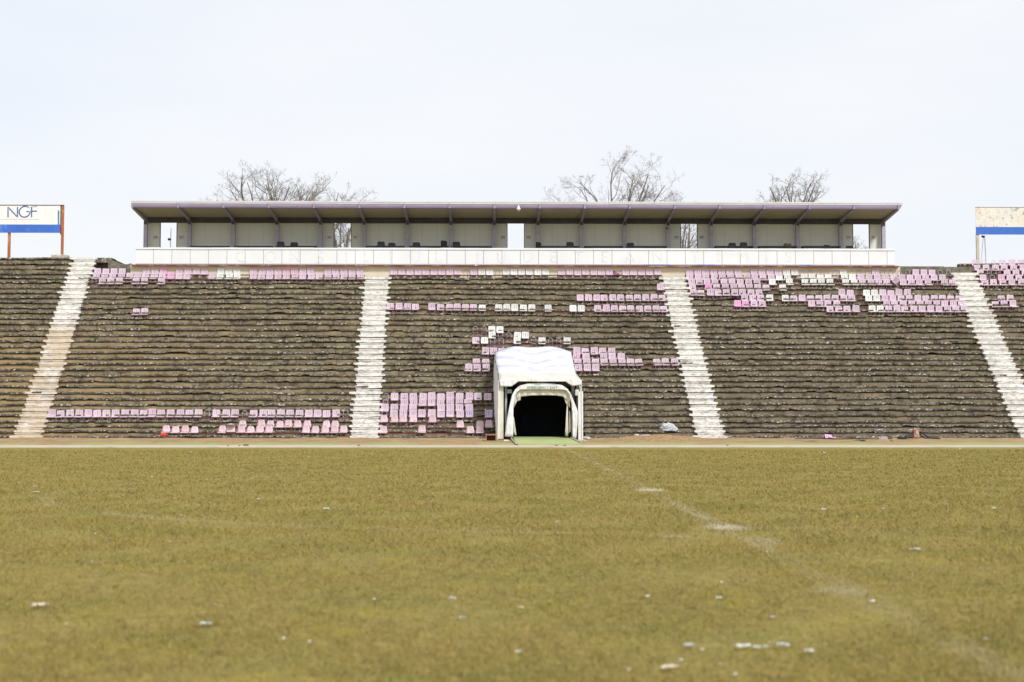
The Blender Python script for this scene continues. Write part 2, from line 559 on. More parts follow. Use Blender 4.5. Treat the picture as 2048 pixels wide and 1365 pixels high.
def make_blades(n, y0, y1, h0, h1, w, seed):
    """short mown blades scattered over the part of the pitch in front of the camera"""
    g = np.random.default_rng(seed)
    # density roughly even per picture area
    y = y0 * (y1 / y0) ** g.random(n)
    half = y * 0.385 + 0.7
    x = (g.random(n) * 2 - 1) * half + y * 0.0155
    # clumpy
    keep = (np.sin(x * 3.1 + 1.7 * np.sin(y * 1.3)) + np.sin(y * 2.3 + 1.9 * np.sin(x * 1.7)) + g.normal(0, 1.4, n)) > -1.0
    x, y = x[keep], y[keep]
    n = len(x)
    sc = np.maximum(1, y / 9.0)
    h = (h0 + (h1 - h0) * g.random(n) ** 2) * np.minimum(sc, 1.5)
    th = g.random(n) * 2 * np.pi
    lean = g.normal(0, 1.6, n) * h
    ph = g.random(n) * 2 * np.pi
    wd = w * sc * (0.6 + 0.8 * g.random(n))
    v = np.zeros((n, 3, 3))
    v[:, 0, 0] = x - np.cos(th) * wd
    v[:, 0, 1] = y - np.sin(th) * wd
    v[:, 1, 0] = x + np.cos(th) * wd
    v[:, 1, 1] = y + np.sin(th) * wd
    v[:, 2, 0] = x + np.cos(ph) * lean
    v[:, 2, 1] = y + np.sin(ph) * lean
    v[:, 0:2, 2] = -0.002
    v[:, 2, 2] = h
    return v, np.repeat(g.random(n), 3)


va, ra = make_blades(900000, 5.0, 60.0, 0.008, 0.032, 0.0022, 3)
nv = va.shape[0] * 3
me = bpy.data.meshes.new('grass')
me.vertices.add(nv)
me.vertices.foreach_set('co', va.reshape(-1))
me.loops.add(nv)
me.loops.foreach_set('vertex_index', np.arange(nv, dtype=np.int32))
me.polygons.add(nv // 3)
me.polygons.foreach_set('loop_start', np.arange(0, nv, 3, dtype=np.int32))
at = me.attributes.new('rnd', 'FLOAT', 'POINT')
at.data.foreach_set('value', ra.astype(np.float32))
me.materials.append(M['blade'])
me.update()
me.validate()
o = bpy.data.objects.new('grass', me)
COL.objects.link(o)
tag(o, 'short dry grass blades covering the pitch', 'grass', kind='stuff')

# concrete path along the stand and the dirt bank behind it
PY0, PY1, BY1 = 66.4, 71.0, 76.3
BZ0, BZ1 = 0.05, 0.34


def bank_z(y):
    return BZ0 + (BZ1 - BZ0) * (y - PY1) / (75.9 - PY1)


mb = MB()
nx = 90
xs = [-55 + 115 * i / nx for i in range(nx + 1)]
for i in range(nx):
    j0, j1 = (0.25 * mnoise.noise(Vector((xs[q] * 0.6, 3, 0))) for q in (i, i + 1))
    mb.add([(xs[i], PY0 + j0, -0.02), (xs[i + 1], PY0 + j1, -0.02), (xs[i + 1], PY0 + j1 + .02, 0.045), (xs[i], PY0 + j0 + .02, 0.045), (xs[i + 1], PY1 + .2, 0.045), (xs[i], PY1 + .2, 0.045)],
           [(0, 1, 2, 3), (3, 2, 4, 5)])
tag(mb.build('path', M['path']), 'pale concrete strip along the foot of the stand', 'path', kind='structure')
mb = MB()
ny = 12
nx = 240
gx = [-55 + 115 * i / nx for i in range(nx + 1)]
gy = [PY1 + (BY1 - PY1) * j / ny for j in range(ny + 1)]
V = []
for j in range(ny + 1):
    for i in range(nx + 1):
        w = 0.05 * mnoise.noise(Vector((gx[i] * 1.1, gy[j] * 1.1, 0))) + 0.03 * mnoise.noise(Vector((gx[i] * 3, gy[j] * 3, 5)))
        V.append((gx[i], gy[j] + (0.3 * mnoise.noise(Vector((gx[i] * .5, 9, 0))) if j == 0 else 0), bank_z(gy[j]) + (w if j else -0.02) + 0.012))
mb.add(V, [(j * (nx + 1) + i, j * (nx + 1) + i + 1, (j + 1) * (nx + 1) + i + 1, (j + 1) * (nx + 1) + i) for j in range(ny) for i in range(nx)])
tag(mb.build('dirt_bank', M['bank'], smooth=True), 'brown dirt bank sloping up to the lowest step', 'ground', kind='structure')

# soil mound at the foot of the stairs right of the tunnel
mb = MB()
V, nr, na = [], 10, 48
c0, c1 = P(1180, 880, 74.4), P(1470, 880, 74.4)
cx, cy, ax, ay = (c0.x + c1.x) / 2 - 0.1, 74.5, (c1.x - c0.x) / 2, 1.25
for r in range(nr + 1):
    for a in range(na):
        q = r / nr
        x = cx + ax * q * math.cos(2 * math.pi * a / na)
        y = cy + ay * q * math.sin(2 * math.pi * a / na)
        hgt = 0.27 * (0.5 + 0.5 * math.cos(math.pi * q)) ** 0.8 * (1 + 0.25 * mnoise.noise(Vector((x * 1.2, y * 1.2, 1)))) - 0.06 * q
        V.append((x, y, bank_z(y) + hgt + 0.02 + 0.02 * mnoise.noise(Vector((x * 5, y * 5, 1)))))
mb.add(V, [(r * na + a, r * na + (a + 1) % na, (r + 1) * na + (a + 1) % na, (r + 1) * na + a) for r in range(nr) for a in range(na)])
o = mb.build('soil_mound', M['mound'], origin=(cx, cy, bank_z(cy)), smooth=True)
tag(o, 'low mound of brown soil at the foot of the stand right of the tunnel', 'soil heap')

# ------------------------------------------------------------------ terraces
Y0, DY = 76.0, 0.385
NOSE, OVER = 0.115, 0.085
LL = [876.5, 865.6, 855.3, 845, 833.8, 822.5, 811.9, 801, 788.7, 776.4, 764.5, 752.8, 741.5, 730.2, 719, 707.7, 696.4, 685.1, 673.8, 662.1, 649.8, 639.4, 628, 618, 607.6, 597.6, 588, 577.9, 567.5, 558.5, 549.8, 540, 530.7, 520.5]
LRr = [876.5, 865.8, 855, 845.5, 832.5, 821.3, 809, 797.5, 785, 775, 763.6, 752.3, 741, 730, 719.3, 708.8, 698.2, 687.5, 677.1, 665.2, 654.2, 643.3, 633.3, 623, 611.5, 600.5, 590, 579, 569.5, 559.5, 549.5, 539.5, 530, 520]
YK = [Y0 + DY * k for k in range(36)]
ZL = [P(560, LL[k], YK[k]).z for k in range(34)]
ZR = [P(1450, LRr[k], YK[k]).z for k in range(34)]


def nose_z(k, x):
    s = min(1, max(0, (x + 9) / 16.0))
    s = s * s * (3 - 2 * s)
    return ZL[k] * (1 - s) + ZR[k] * s


def tread_z(k, x):
    return nose_z(k, x) + NOSE


def stair_cx(pb, pt, kt):
    xb = P(pb[0], pb[1], YK[1]).x
    xt = P(pt[0], pt[1], YK[kt]).x
    return lambda k: xb + (xt - xb) * (k - 1) / (kt - 1)


S1 = stair_cx((56, 868), (169, 522), 33)
S2 = stair_cx((729.5, 868), (753.5, 550), 29)
S3 = stair_cx((1419, 868), (1347.5, 550), 29)
S4 = stair_cx((2065, 868), (1927, 540), 30)
XL, XR = -34.0, 40.0
stand = thing('grandstand', (0, Y0, 0), 'long crumbling concrete terrace of about thirty steps with whitewashed stairways', 'grandstand')


def n3(x, y, z=0.0):
    return mnoise.noise(Vector((x, y, z)))


def terrace(fl, fr, kmax, cut=None):
    """one block of steps between two stair centre lines"""
    mb = MB()
    for k in range(kmax + 1):
        xa, xb = fl(k), fr(k)
        yn, yr = YK[k], YK[k] + OVER
        zb = -0.3 if k == 0 else None
        # riser behind the overhanging slab
        n = max(2, int((xb - xa) / 0.5))
        V, Fc = [], []
        for i in range(n + 1):
            x = xa + (xb - xa) * i / n
            z0 = -0.3 if k == 0 else tread_z(k - 1, x) - 0.03
            y = yr + 0.012 * n3(x * 1.5, k * 3.1)
            zt_ = nose_z(k, x) - 0.03 + 0.018 * n3(x * 2.3, k * 4.7, 9)
            V += [(x, y, z0), (x, y, zt_), (x, yr + 0.27, zt_ - 0.005), (x, yr + 0.275, nose_z(k, x) + 0.05)]
        Fc = [(4 * i + j, 4 * i + 4 + j, 4 * i + 5 + j, 4 * i + 1 + j) for i in range(n) for j in range(3)
              if not (cut and k < cut[2] + 1 and V[4 * i][0] > cut[0] - .3 and V[4 * i + 4][0] < cut[1] + .3)]
        mb.add(V, Fc, 0)
        # slabs
        x = xa
        while x < xb - 0.05:
            L = random.uniform(1.8, 3.4)
            x1 = min(x + L, xb)
            if xb - x1 < 0.8:
                x1 = xb
            if cut and k < cut[2] and x < cut[1] and x1 > cut[0]:
                if x < cut[0] - 0.3:
                    x1 = cut[0]
                elif x >= cut[0] - 0.3:
                    x = cut[1]
                    continue
            dz = random.gauss(0, 0.016)
            tilt = random.gauss(0, 0.011)
            dyy = random.gauss(0, 0.018)
            ns = max(3, int((x1 - x) / 0.16))
            V = []
            g = 0.008
            for i in range(ns + 1):
                xx = x + g + (x1 - x - 2 * g) * i / ns
                t_ = (i / ns - 0.5) * 2
                o = dz + tilt * t_
                e = 0.022 * n3(xx * 1.1, k * 7.3, 1) + 0.017 * n3(xx * 4, k * 5.1, 2) + 0.008 * n3(xx * 11, k, 3)
                chip = max(0, n3(xx * 1.7, k * 9.7, 8) - 0.28) * 0.24
                yy = yn + dyy + 0.02 * n3(xx * 2.3, k * 2.2, 4) + chip * 0.9
                zt = tread_z(k, xx) + o + 0.012 * n3(xx * 3, k * 4.4, 5)
                zb_ = nose_z(k, xx) + o + e + chip
                V += [(xx, yr + 0.28, zb_ + 0.004), (xx, yy + 0.012, zb_), (xx, yy, zb_ + 0.02), (xx, yy + 0.004, zt - 0.02), (xx, yy + 0.022, zt), (xx, yn + DY + OVER + 0.03, zt + 0.002)]
            Fc = []
            for i in range(ns):
                for j in range(5):
                    a = i * 6 + j
                    Fc.append((a, a + 6, a + 7, a + 1))
            Fc.append(tuple(range(5, -1, -1)))
            Fc.append(tuple(ns * 6 + j for j in range(6)))
            mb.add(V, Fc, 1)
            x = x1
    # back and underside closing so the block is solid from behind
    xa, xb = fl(kmax), fr(kmax)
    zt = tread_z(kmax, (xa + xb) / 2)
    mb.add([(xa, YK[kmax] + 0.5, 0), (xb, YK[kmax] + 0.5, 0), (xb, YK[kmax] + 0.5, zt - 0.01), (xa, YK[kmax] + 0.5, zt - 0.01)], [(0, 1, 2, 3)], 0)
    return mb.build('terrace', [M['riser'], M['nose']], stand)


TUN_XL, TUN_XR = P(997, 800, 76).x, P(1160, 800, 76).x
terrace(lambda k: XL, S1, 33)
terrace(S1, S2, 29)
terrace(S2, S3, 29, (TUN_XL - 0.02, TUN_XR + 0.02, 10))
terrace(S3, S4, 29)
terrace(S4, lambda k: XR, 32)


def stairway(fc, kmax, mat, wide=1.36):
    """whitewashed stairs: painted slab fronts and one half step in front of every riser"""
    mb = MB()
    for k in range(kmax + 1):
        c = fc(k)
        zt = tread_z(k, c)
        w = wide / 2 * (1 + 0.03 * random.uniform(-1, 1))
        # painted front of the slab, a skin slightly proud of it, ragged at both ends
        ea, eb = random.uniform(0.08, 0.27), random.uniform(0.08, 0.27)
        if random.random() < 0.12:
            ea *= 1.7
        xa, xb = c - w - ea, c + w + eb
        n = 14
        V = []
        for i in range(n + 1):
            x = xa + (xb - xa) * i / n
            ed = 0.35 if i in (0, n) else 1
            y = YK[k] - 0.035 + 0.006 * n3(x * 4, k * 3.3, 7)
            hb = nose_z(k, x) - 0.015 * (1 - abs(2 * i / n - 1)) + 0.005 + 0.015 * n3(x * 5, k * 6.1, 3) + (1 - ed) * 0.03
            ht = tread_z(k, x) + 0.02 + 0.008 * n3(x * 4, k * 2.9, 4) - (1 - ed) * 0.04
            V += [(x, y + 0.15, hb), (x, y, hb), (x, y, ht), (x, y + 0.2, ht + 0.004)]
        Fc = []
        for i in range(n):
            for j in range(3):
                a = i * 4 + j
                Fc.append((a, a + 4, a + 5, a + 1))
        Fc += [(3, 2, 1, 0), tuple(n * 4 + j for j in range(4))]
        mb.add(V, Fc)
        # half step standing on the tread
        if k < kmax:
            zn = nose_z(k + 1, c)
            h = (zn - zt) * random.uniform(0.66, 0.80)
            s0, s1 = c - w + random.uniform(-.03, .03), c + w + random.uniform(-.03, .03)
            y0 = YK[k] + random.uniform(0.15, 0.2)
            r1, r2 = random.gauss(0, .012), random.gauss(0, .012)
            mb.add([(s0, y0, zt - .01), (s1, y0, zt - .01), (s1, y0 + .33, zt - .01), (s0, y0 + .33, zt - .01),
                    (s0, y0, zt + h + r1), (s1, y0, zt + h + r2), (s1, y0 + .33, zt + h + r2), (s0, y0 + .33, zt + h + r1)],
                   [(4, 5, 6, 7), (0, 1, 5, 4), (1, 2, 6, 5), (3, 0, 4, 7)])
            # thin worn lip of the half step
            mb.add([(s0 - .03, y0 - .035, zt + h + r1 - .035), (s1 + .03, y0 - .035, zt + h + r2 - .035), (s1 + .03, y0 - .035, zt + h + r2 + .012), (s0 - .03, y0 - .035, zt + h + r1 + .012),
                    (s0 - .03, y0 + .2, zt + h + r1 - .035), (s1 + .03, y0 + .2, zt + h + r2 - .035), (s1 + .03, y0 + .2, zt + h + r2 + .012), (s0 - .03, y0 + .2, zt + h + r1 + .012)],
                   [(0, 1, 2, 3), (3, 2, 6, 7), (1, 0, 4, 5), (0, 3, 7, 4), (2, 1, 5, 6)])
    return mb.build('stairway', mat, stand)


stairway(S1, 33, M['stair_soil'], 1.3)
stairway(S2, 29, M['stair'])
stairway(S3, 29, M['stair'])
stairway(S4, 30, M['stair'], 1.4)

# solid core behind the steps, the platforms at both ends and the wall under the press box
mb = MB()
xa, xb = P(225, 520, 89).x, P(1935, 520, 89).x
mb.box(XL, xa, YK[33] + .46, 93, 0, tread_z(33, -30) - 0.015)
mb.build('platform', M['grey_conc'], stand)
mb = MB()
mb.box(xb, XR, YK[32] + .46, 93, 0, tread_z(32, 32) - 0.015)
mb.build('platform', M['grey_conc'], stand)
mb = MB()
wl, wr = P(261, 540, YK[29] + .5).x, P(1800, 540, YK[29] + .5).x
WY = YK[29] + 0.47
mb.box(wl, wr, WY, 92.0, 0, ZY(530.5, WY))
mb.build('rear_wall', M['beige'], stand)
mb = MB()
mb.box(wr + .003, P(1888, 530, WY).x, WY + .03, 92.0, 0, P(1845, 533, WY).z)
mb.build('end_wall', M['grey_conc'], stand)
mb = MB()
mb.box(P(1888, 530, WY).x + .003, xb - .01, WY + .05, 92.0, 0, P(1900, 534, WY).z)
mb.build('end_wall', M['grey_conc'], stand)
mb = MB()
# broken left end beside the press box
V = []
pl = [(226, 521), (232, 526), (238, 530), (246, 528), (254, 529), (261, 527)]
prof = [(P(a, b, WY).x, P(a, b, WY).z) for a, b in pl]
prof = [(prof[0][0] - .3, 0)] + [(prof[0][0] - .3, prof[0][1])] + prof + [(wl - .003, prof[-1][1]), (wl - .003, 0)]
mb.prism_y(prof, WY + .02, 92.0)
mb.build('end_wall', M['grey_conc'], stand)
mb = MB()
mb.box(P(192, 517, YK[33]).x, xa, YK[33] + .1, YK[33] + 1.2, tread_z(33, -25) - .30, tread_z(33, -25) + .02)
mb.build('corner_slab', M['nose'], stand)

# ------------------------------------------------------------------ seats
SEAT = {}


def seat_back_mesh():
    """slotted backrest, facing -y, bottom at z=0"""
    xs_ = [-0.205, -0.18, -0.112, -0.100, -0.011, 0.011, 0.100, 0.112, 0.18, 0.205]
    zs_ = [0.0, 0.025, 0.075, 0.215, 0.295, 0.345, 0.37]
    mb = MB()
    idx = {}
    V = []
    for j, z in enumerate(zs_):
        for i, x in enumerate(xs_):
            ins = 0
            if (i in (0, len(xs_) - 1)) and j in (0, len(zs_) - 1):
                ins = 0.02
            xx = x - math.copysign(ins, x)
            zz = z + (ins * .6 if j == 0 else (-ins * .6 if j == len(zs_) - 1 else 0))
            y = 0.35 + 0.03 * z / .37 - 0.02 * (1 - (abs(x) / .205) ** 2) * -1 - 0.012 * (z / .37) ** 2
            idx[(i, j)] = len(V)
            V.append((xx, y, zz))
    nF = len(V)
    V += [(a, b + 0.022, c) for a, b, c in V]
    Fc = []
    solid = {}
    for j in range(len(zs_) - 1):
        for i in range(len(xs_) - 1):
            solid[(i, j)] = not (i in (2, 4, 6) and j in (2, 3))
    for (i, j), s in solid.items():
        if not s:
            continue
        q = (idx[(i, j)], idx[(i + 1, j)], idx[(i + 1, j + 1)], idx[(i, j + 1)])
        Fc.append(q)
        Fc.append(tuple(nF + a for a in q[::-1]))
        for (a, b, di, dj) in ((0, 1, 0, -1), (1, 2, 1, 0), (2, 3, 0, 1), (3, 0, -1, 0)):
            if not solid.get((i + di, j + dj), False):
                Fc.append((q[b], q[a], nF + q[a], nF + q[b]))
    mb.add(V, Fc)
    return mb


def seat_pan_mesh(w=0.41, rnd=False):
    prof = [(0.015, -0.055), (0.0, -0.02), (0.015, 0.0), (0.08, 0.004), (0.2, -0.012), (0.33, -0.008), (0.368, 0.015), (0.36, -0.02), (0.2, -0.036), (0.06, -0.022), (0.03, -0.055)]
    mb = MB()
    mb.prism_x(prof, -w / 2, w / 2)
    return mb


def round_back_mesh():
    """plain shell back: broad at the seat, narrower and rounded at the top"""
    out = [(-.215, 0.0), (-.212, .06), (-.198, .16), (-.178, .25), (-.160, .295), (-.135, .325), (-.10, .34), (0, .345), (.10, .34), (.135, .325), (.160, .295), (.178, .25), (.198, .16), (.212, .06), (.215, 0.0)]
    mb = MB()
    n = len(out)
    V = [(x, 0.31 + 0.08 * z + 0.10 * (x * x), z) for x, z in out]
    mid = len(V)
    V += [(x * .5, 0.34 + 0.08 * z, 0.02 + z * .85) for x, z in out]
    V2 = [(a, b + .02, c) for a, b, c in V]
    N = len(V)
    Fc = [(i, i + 1, mid + i + 1, mid + i) for i in range(n - 1)] + [(0, mid, mid + n - 1, n - 1)] + [tuple(range(mid, mid + n))]
    Fc += [tuple(N + q for q in f[::-1]) for f in Fc]
    Fc += [(i + 1, i, N + i, N + i + 1) for i in range(n - 1)] + [(0, n - 1, N + n - 1, N)]
    mb.add(V + V2, Fc)
    return mb


def frame_mesh(r=0.011, high=0.30):
    """bent steel hoop on two short legs"""
    mb = MB()
    w = 0.125
    pts = [(-w, .1, -.20), (-w, .1, -.035), (-w, .385, -.03), (-w, .40, high - .08), (-w * .75, .40, high - .02), (-w * .3, .40, high), (w * .3, .40, high), (w * .75, .40, high - .02), (w, .40, high - .08), (w, .385, -.03), (w, .1, -.035), (w, .1, -.20)]
    mb.tube(pts, r, 5)
    mb.tube([(-w, .1, -.045), (w, .1, -.045)], r, 5)
    return mb


me_back = seat_back_mesh().mesh('backrest', M['seat_P'])
me_pan = seat_pan_mesh().mesh('seat_pan', M['seat_P'])
me_rback = round_back_mesh().mesh('backrest', M['seat_R'])
for p in me_rback.polygons:
    p.use_smooth = True
me_rpan = seat_pan_mesh(0.43).mesh('seat_pan', M['seat_R'])
me_frame = frame_mesh().mesh('frame', M['frame'])
me_bare = frame_mesh(0.014, 0.33).mesh('bare_frame', M['frame'])


def variant(me, mat):
    c = me.copy()
    c.materials.clear()
    c.materials.append(mat)
    return c


PROTO = {}
for ch, mk in (('P', 'seat_P'), ('H', 'seat_H'), ('D', 'seat_D'), ('W', 'seat_W'), ('L', 'seat_L'), ('M', 'seat_M')):
    PROTO[ch] = (variant(me_back, M[mk]), variant(me_pan, M[mk]), me_frame)
PROTO['R'] = (me_rback, me_rpan, me_frame)
CNAME = {'P': 'pale pink', 'H': 'bright pink', 'D': 'rose pink', 'W': 'white', 'L': 'lilac', 'R': 'salmon pink', 'M': 'maroon', 'T': 'tipped pink'}
ORD = lambda i: {1: '1st', 2: '2nd', 3: '3rd'}.get(i, {1: '%dst', 2: '%dnd', 3: '%drd'}.get(i % 10 if i % 100 not in (11, 12, 13) else 0, '%dth') % i if i > 3 else '')
ROWS = [
    ('left', 29, 194.8, 720, 'PPPP..PPH.PPPP.WWW.PPPPDDPP.PPPPP'),
    ('left', 28, 192.8, 721, 'PPPPPPPPPHPP..PWWW.PPPPPPPPPPPPPP'),
    ('left', 27, 188.5, 322.4, 'FPPP.PP.P'),
    ('left', 21, 272.2, 289.6, 'PP'),
    ('left', 3, 102.5, 690.5, 'PPPPPPPPPPPPPPPPPFPPPFPPPPPPPPPPF'),
    ('left', 1, 485.1, 669.7, 'R.RRRRRR.RR'),
    ('left', 0, 332.9, 687.5, 'RRRR..RTRRRR...RRRRR'),
    ('tunnel', 29, 787.6, 1315.3, 'PPPPPPPPPFPWWFWWWWWW.PPPPPPPMPPPPP'),
    ('tunnel', 26, 1321, 1321, 'P'),
    ('tunnel', 24, 1159.9, 1324.7, 'PPPPPPPPPPP'),
    ('tunnel', 22, 781.5, 1328.6, 'PPPP.PPPPPPW.WWWWW.W..WW.PPPPPPPPP'),
    ('tunnel', 18, 951.5, 1001.2, 'FFWW'),
    ('tunnel', 17, 985, 1051, 'WFFWW'),
    ('tunnel', 16, 952.4, 1133.2, 'PWFF.W.FWFFW'),
    ('tunnel', 14, 970.8, 1102.8, 'PPPPPPPPP'),
    ('tunnel', 14, 1153.3, 1223.5, 'PPPPP'),
    ('tunnel', 13, 1154.4, 1242.5, 'DP.PPP'),
    ('tunnel', 12, 953.3, 971.4, 'PP'),
    ('tunnel', 12, 1155.4, 1350, 'PPPPPPPP.PPP'),
    ('tunnel', 11, 936.8, 972, 'PPP'),
    ('tunnel', 11, 1156.8, 1191.7, 'PPP'),
    ('tunnel', 6, 771.4, 975.2, 'FPPPPPPPPPPP'),
    ('tunnel', 5, 771.4, 937, 'F.PPPPPPPP'),
    ('tunnel', 4, 769.5, 938, 'PPPP..PPPP'),
    ('tunnel', 3, 768.6, 977, 'FPPPPPPPPL.L'),
    ('tunnel', 2, 768.6, 863.8, 'RRRR.R'),
    ('tunnel', 1, 921, 979, 'R.RR'),
    ('tunnel', 0, 767, 960, 'R...R....RR'),
    ('right', 29, 1379, 1897, 'PPPPPPP.PPPPWWFFFFFWFFFPFFFFPPPFF'),
    ('right', 28, 1379.8, 1885.3, 'PPPPPPPPPPPWW.WWWWFWWPPPPPPPPPPP'),
    ('right', 27, 1382.7, 1905, 'PPPPPPPPP.W.W.WWWW.WWPPPPTPPPPFPP'),
    ('right', 26, 1384.9, 1565, 'P.HPPPPPPP.W'),
    ('right', 25, 1387.4, 1518.6, 'PPPPPPPPP'),
    ('right', 25, 1683.8, 1815, 'PP.WWPPPP'),
    ('right', 24, 1488.9, 1919, 'PPPW.WPPPPPPPP.WWPPPPPPPPPP'),
    ('right', 23, 1475.7, 1524.6, 'HHPP'),
    ('right', 23, 1624, 1923.6, 'PPPP.....PPPPPPPPPP'),
    ('right', 22, 1661, 1928.3, 'PPPP.WWPPPPPPPPPP'),
    ('far right', 31, 1951, 2042.7, 'PFFPPP'),
    ('far right', 30, 1955, 2046.5, 'PPPPPP'),
    ('far right', 29, 1961.5, 2051, 'PFFPPP'),
    ('far right', 28, 1967.5, 2056.5, 'PFDPPP'),
    ('far right', 27, 1970, 2061.5, 'PPPPPP'),
    ('far right', 24, 2002.5, 2021.6, 'PP'),
    ('far right', 23, 1990.5, 2026.6, 'PPP'),
]
BLOCKS = ('left', 'tunnel', 'right', 'far right')
rowrank = {}
for b in BLOCKS:
    ks = sorted({r[1] for r in ROWS if r[0] == b}, reverse=True)
    for i, k in enumerate(ks):
        rowrank[(b, k)] = (i + 1, len(ks))
SGROUP = {'P': 'slotted pink seats on the terrace', 'W': 'slotted white seats on the terrace', 'R': 'rounded salmon pink seats on the lowest steps', 'F': 'bare steel seat frames on the terrace'}
def is_far(b, k, c):
    """the farthest, smallest looking pink seats, beyond the three hundred nearest ones"""
    return c in 'PHD' and (k >= 29 or (k == 28 and b in ('far right',)))


FAR = MB()
count = {}
totals = {}
for (b, k, x0, x1, s) in ROWS:
    for c in s:
        totals[(b, k, c)] = totals.get((b, k, c), 0) + 1
rails = []
NSEAT = NFAR = 0
for (b, k, x0, x1, s) in ROWS:
    n = len(s)
    yb = YK[k]
    py = LL[k] if b == 'left' else LRr[k]
    for i, c in enumerate(s):
        if c == '.':
            continue
        px = x0 + (x1 - x0) * (i / (n - 1) if n > 1 else 0) + random.gauss(0, 0.35)
        X = P(px, py - 22, yb + 0.33).x
        Z = tread_z(k, X) + 0.205 + random.gauss(0, 0.006)
        count[(b, k, c)] = count.get((b, k, c), 0) + 1
        ci = count[(b, k, c)]
        tot = totals[(b, k, c)]
        rk, nk = rowrank[(b, k)]
        rowtxt = 'top seat row' if rk == 1 else ('lowest seat row' if rk == nk else '%s seat row down' % ORD(rk))
        idx = '' if tot == 1 else ' %s %s from left,' % (ORD(ci), {'F': 'frame'}.get(c, CNAME.get(c, '').split()[-1] if c in 'PWR' else 'such'))
        NSEAT += 1
        yaw = random.gauss(0, 0.02)
        if c == 'F':
            o = bpy.data.objects.new('stripped_seat', me_bare)
            COL.objects.link(o)
            o.location = (X, yb + 0.03, Z)
            o.rotation_euler = (random.gauss(0, .05), 0, yaw * 2)
            tag(o, ('bare seat frame,' + (idx or ' only one,') + ' %s, %s block' % (rowtxt, b)), 'seat frame', SGROUP['F'])
            continue
        if is_far(b, k, c):
            rot = Euler((random.gauss(0, .025), random.gauss(0, .012), yaw)).to_matrix()
            mats_ = {'P': 0, 'H': 1, 'D': 2}[c]
            for me in (me_back, me_pan, me_frame):
                FAR.add([rot @ v.co + Vector((X, yb + .03, Z)) for v in me.vertices], [tuple(p.vertices) for p in me.polygons], 3 if me is me_frame else mats_)
            NFAR += 1
            continue
        cc = 'R' if (c == 'T' and k == 0) else ('P' if c == 'T' else c)
        root = bpy.data.objects.new({'W': 'white_chair', 'R': 'rounded_chair'}.get(cc, 'pink_chair'), None)
        COL.objects.link(root)
        root.empty_display_size = 0.2
        root.location = (X, yb + 0.03, Z)
        root.rotation_euler = (random.gauss(0, .05), random.gauss(0, .02), yaw * 1.6)
        if c == 'T':
            root.rotation_euler = (0.5, 0.5, 0.5) if k else (1.35, 0, 0.1)
            root.location.z -= 0.02
        if c == 'M':
            root.rotation_euler = (-0.25, 0, 0.2)
        mb_, mp_, mf_ = PROTO[cc]
        for nm, me in (('backrest', mb_), ('seat_pan', mp_), ('frame', mf_)):
            ch = bpy.data.objects.new(nm, me)
            COL.objects.link(ch)
            ch.parent = root
        tag(root, ('%s seat,%s %s, %s block' % (CNAME[c], idx, rowtxt, b)), 'seat', SGROUP['P' if c in 'PHDLMT' and cc != 'R' else cc])
    # steel rail the seats are bolted to
    ext = {('left', 0): (308, 692), ('left', 1): (470, 690), ('tunnel', 0): (760, 985), ('tunnel', 1): (760, 985), ('tunnel', 2): (760, 900)}.get((b, k), (x0 - 9, x1 + 9))
    pa, pb = P(ext[0], py - 12, yb + .05), P(ext[1], py - 12, yb + .05)
    nseg = max(1, int((pb.x - pa.x) / 1.2))
    mb = MB()
    pts = [(pa.x + (pb.x - pa.x) * q / nseg, yb + 0.075, tread_z(k, pa.x + (pb.x - pa.x) * q / nseg) + 0.135 + random.gauss(0, .004)) for q in range(nseg + 1)]
    for q in range(nseg):
        a, e = pts[q], pts[q + 1]
        mb.add([(a[0], a[1], a[2] - .03), (e[0], e[1], e[2] - .03), (e[0], e[1], e[2] + .03), (a[0], a[1], a[2] + .03), (a[0], a[1] + .06, a[2] - .03), (e[0], e[1] + .06, e[2] - .03), (e[0], e[1] + .06, e[2] + .03), (a[0], a[1] + .06, a[2] + .03)],
               [(0, 1, 2, 3), (3, 2, 6, 7), (5, 4, 7, 6), (1, 0, 4, 5), (0, 3, 7, 4), (2, 1, 5, 6)])
    rk, nk = rowrank[(b, k)]
    rowtxt = 'top seat row' if rk == 1 else ('lowest seat row' if rk == nk else '%s seat row down' % ORD(rk))
    twin = [r for r in ROWS if r[0] == b and r[1] == k]
    side = '' if len(twin) == 1 else (' left part of' if x0 == min(r[2] for r in twin) else ' right part of')
    rl = thing('seat_rail', tuple(pts[0]), 'dark red steel rail under%s the %s, %s block' % (side, rowtxt, b), 'rail', 'steel rails carrying the seats')
    mb.build('beam', M['rail'], rl)
    for q in range(nseg + 1):
        leg = MB()
        fz = tread_z(k, pts[q][0])
        leg.box(pts[q][0] - .02, pts[q][0] + .02, pts[q][1] + .012, pts[q][1] + .048, fz - .02, pts[q][2] - .03)
        leg.build('leg', M['rail'], rl)

tag(FAR.build('pink_chairs', [M['seat_P'], M['seat_H'], M['seat_D'], M['frame']]), 'far rows of pale pink slotted seats along the top of the terrace', 'seats', kind='stuff')

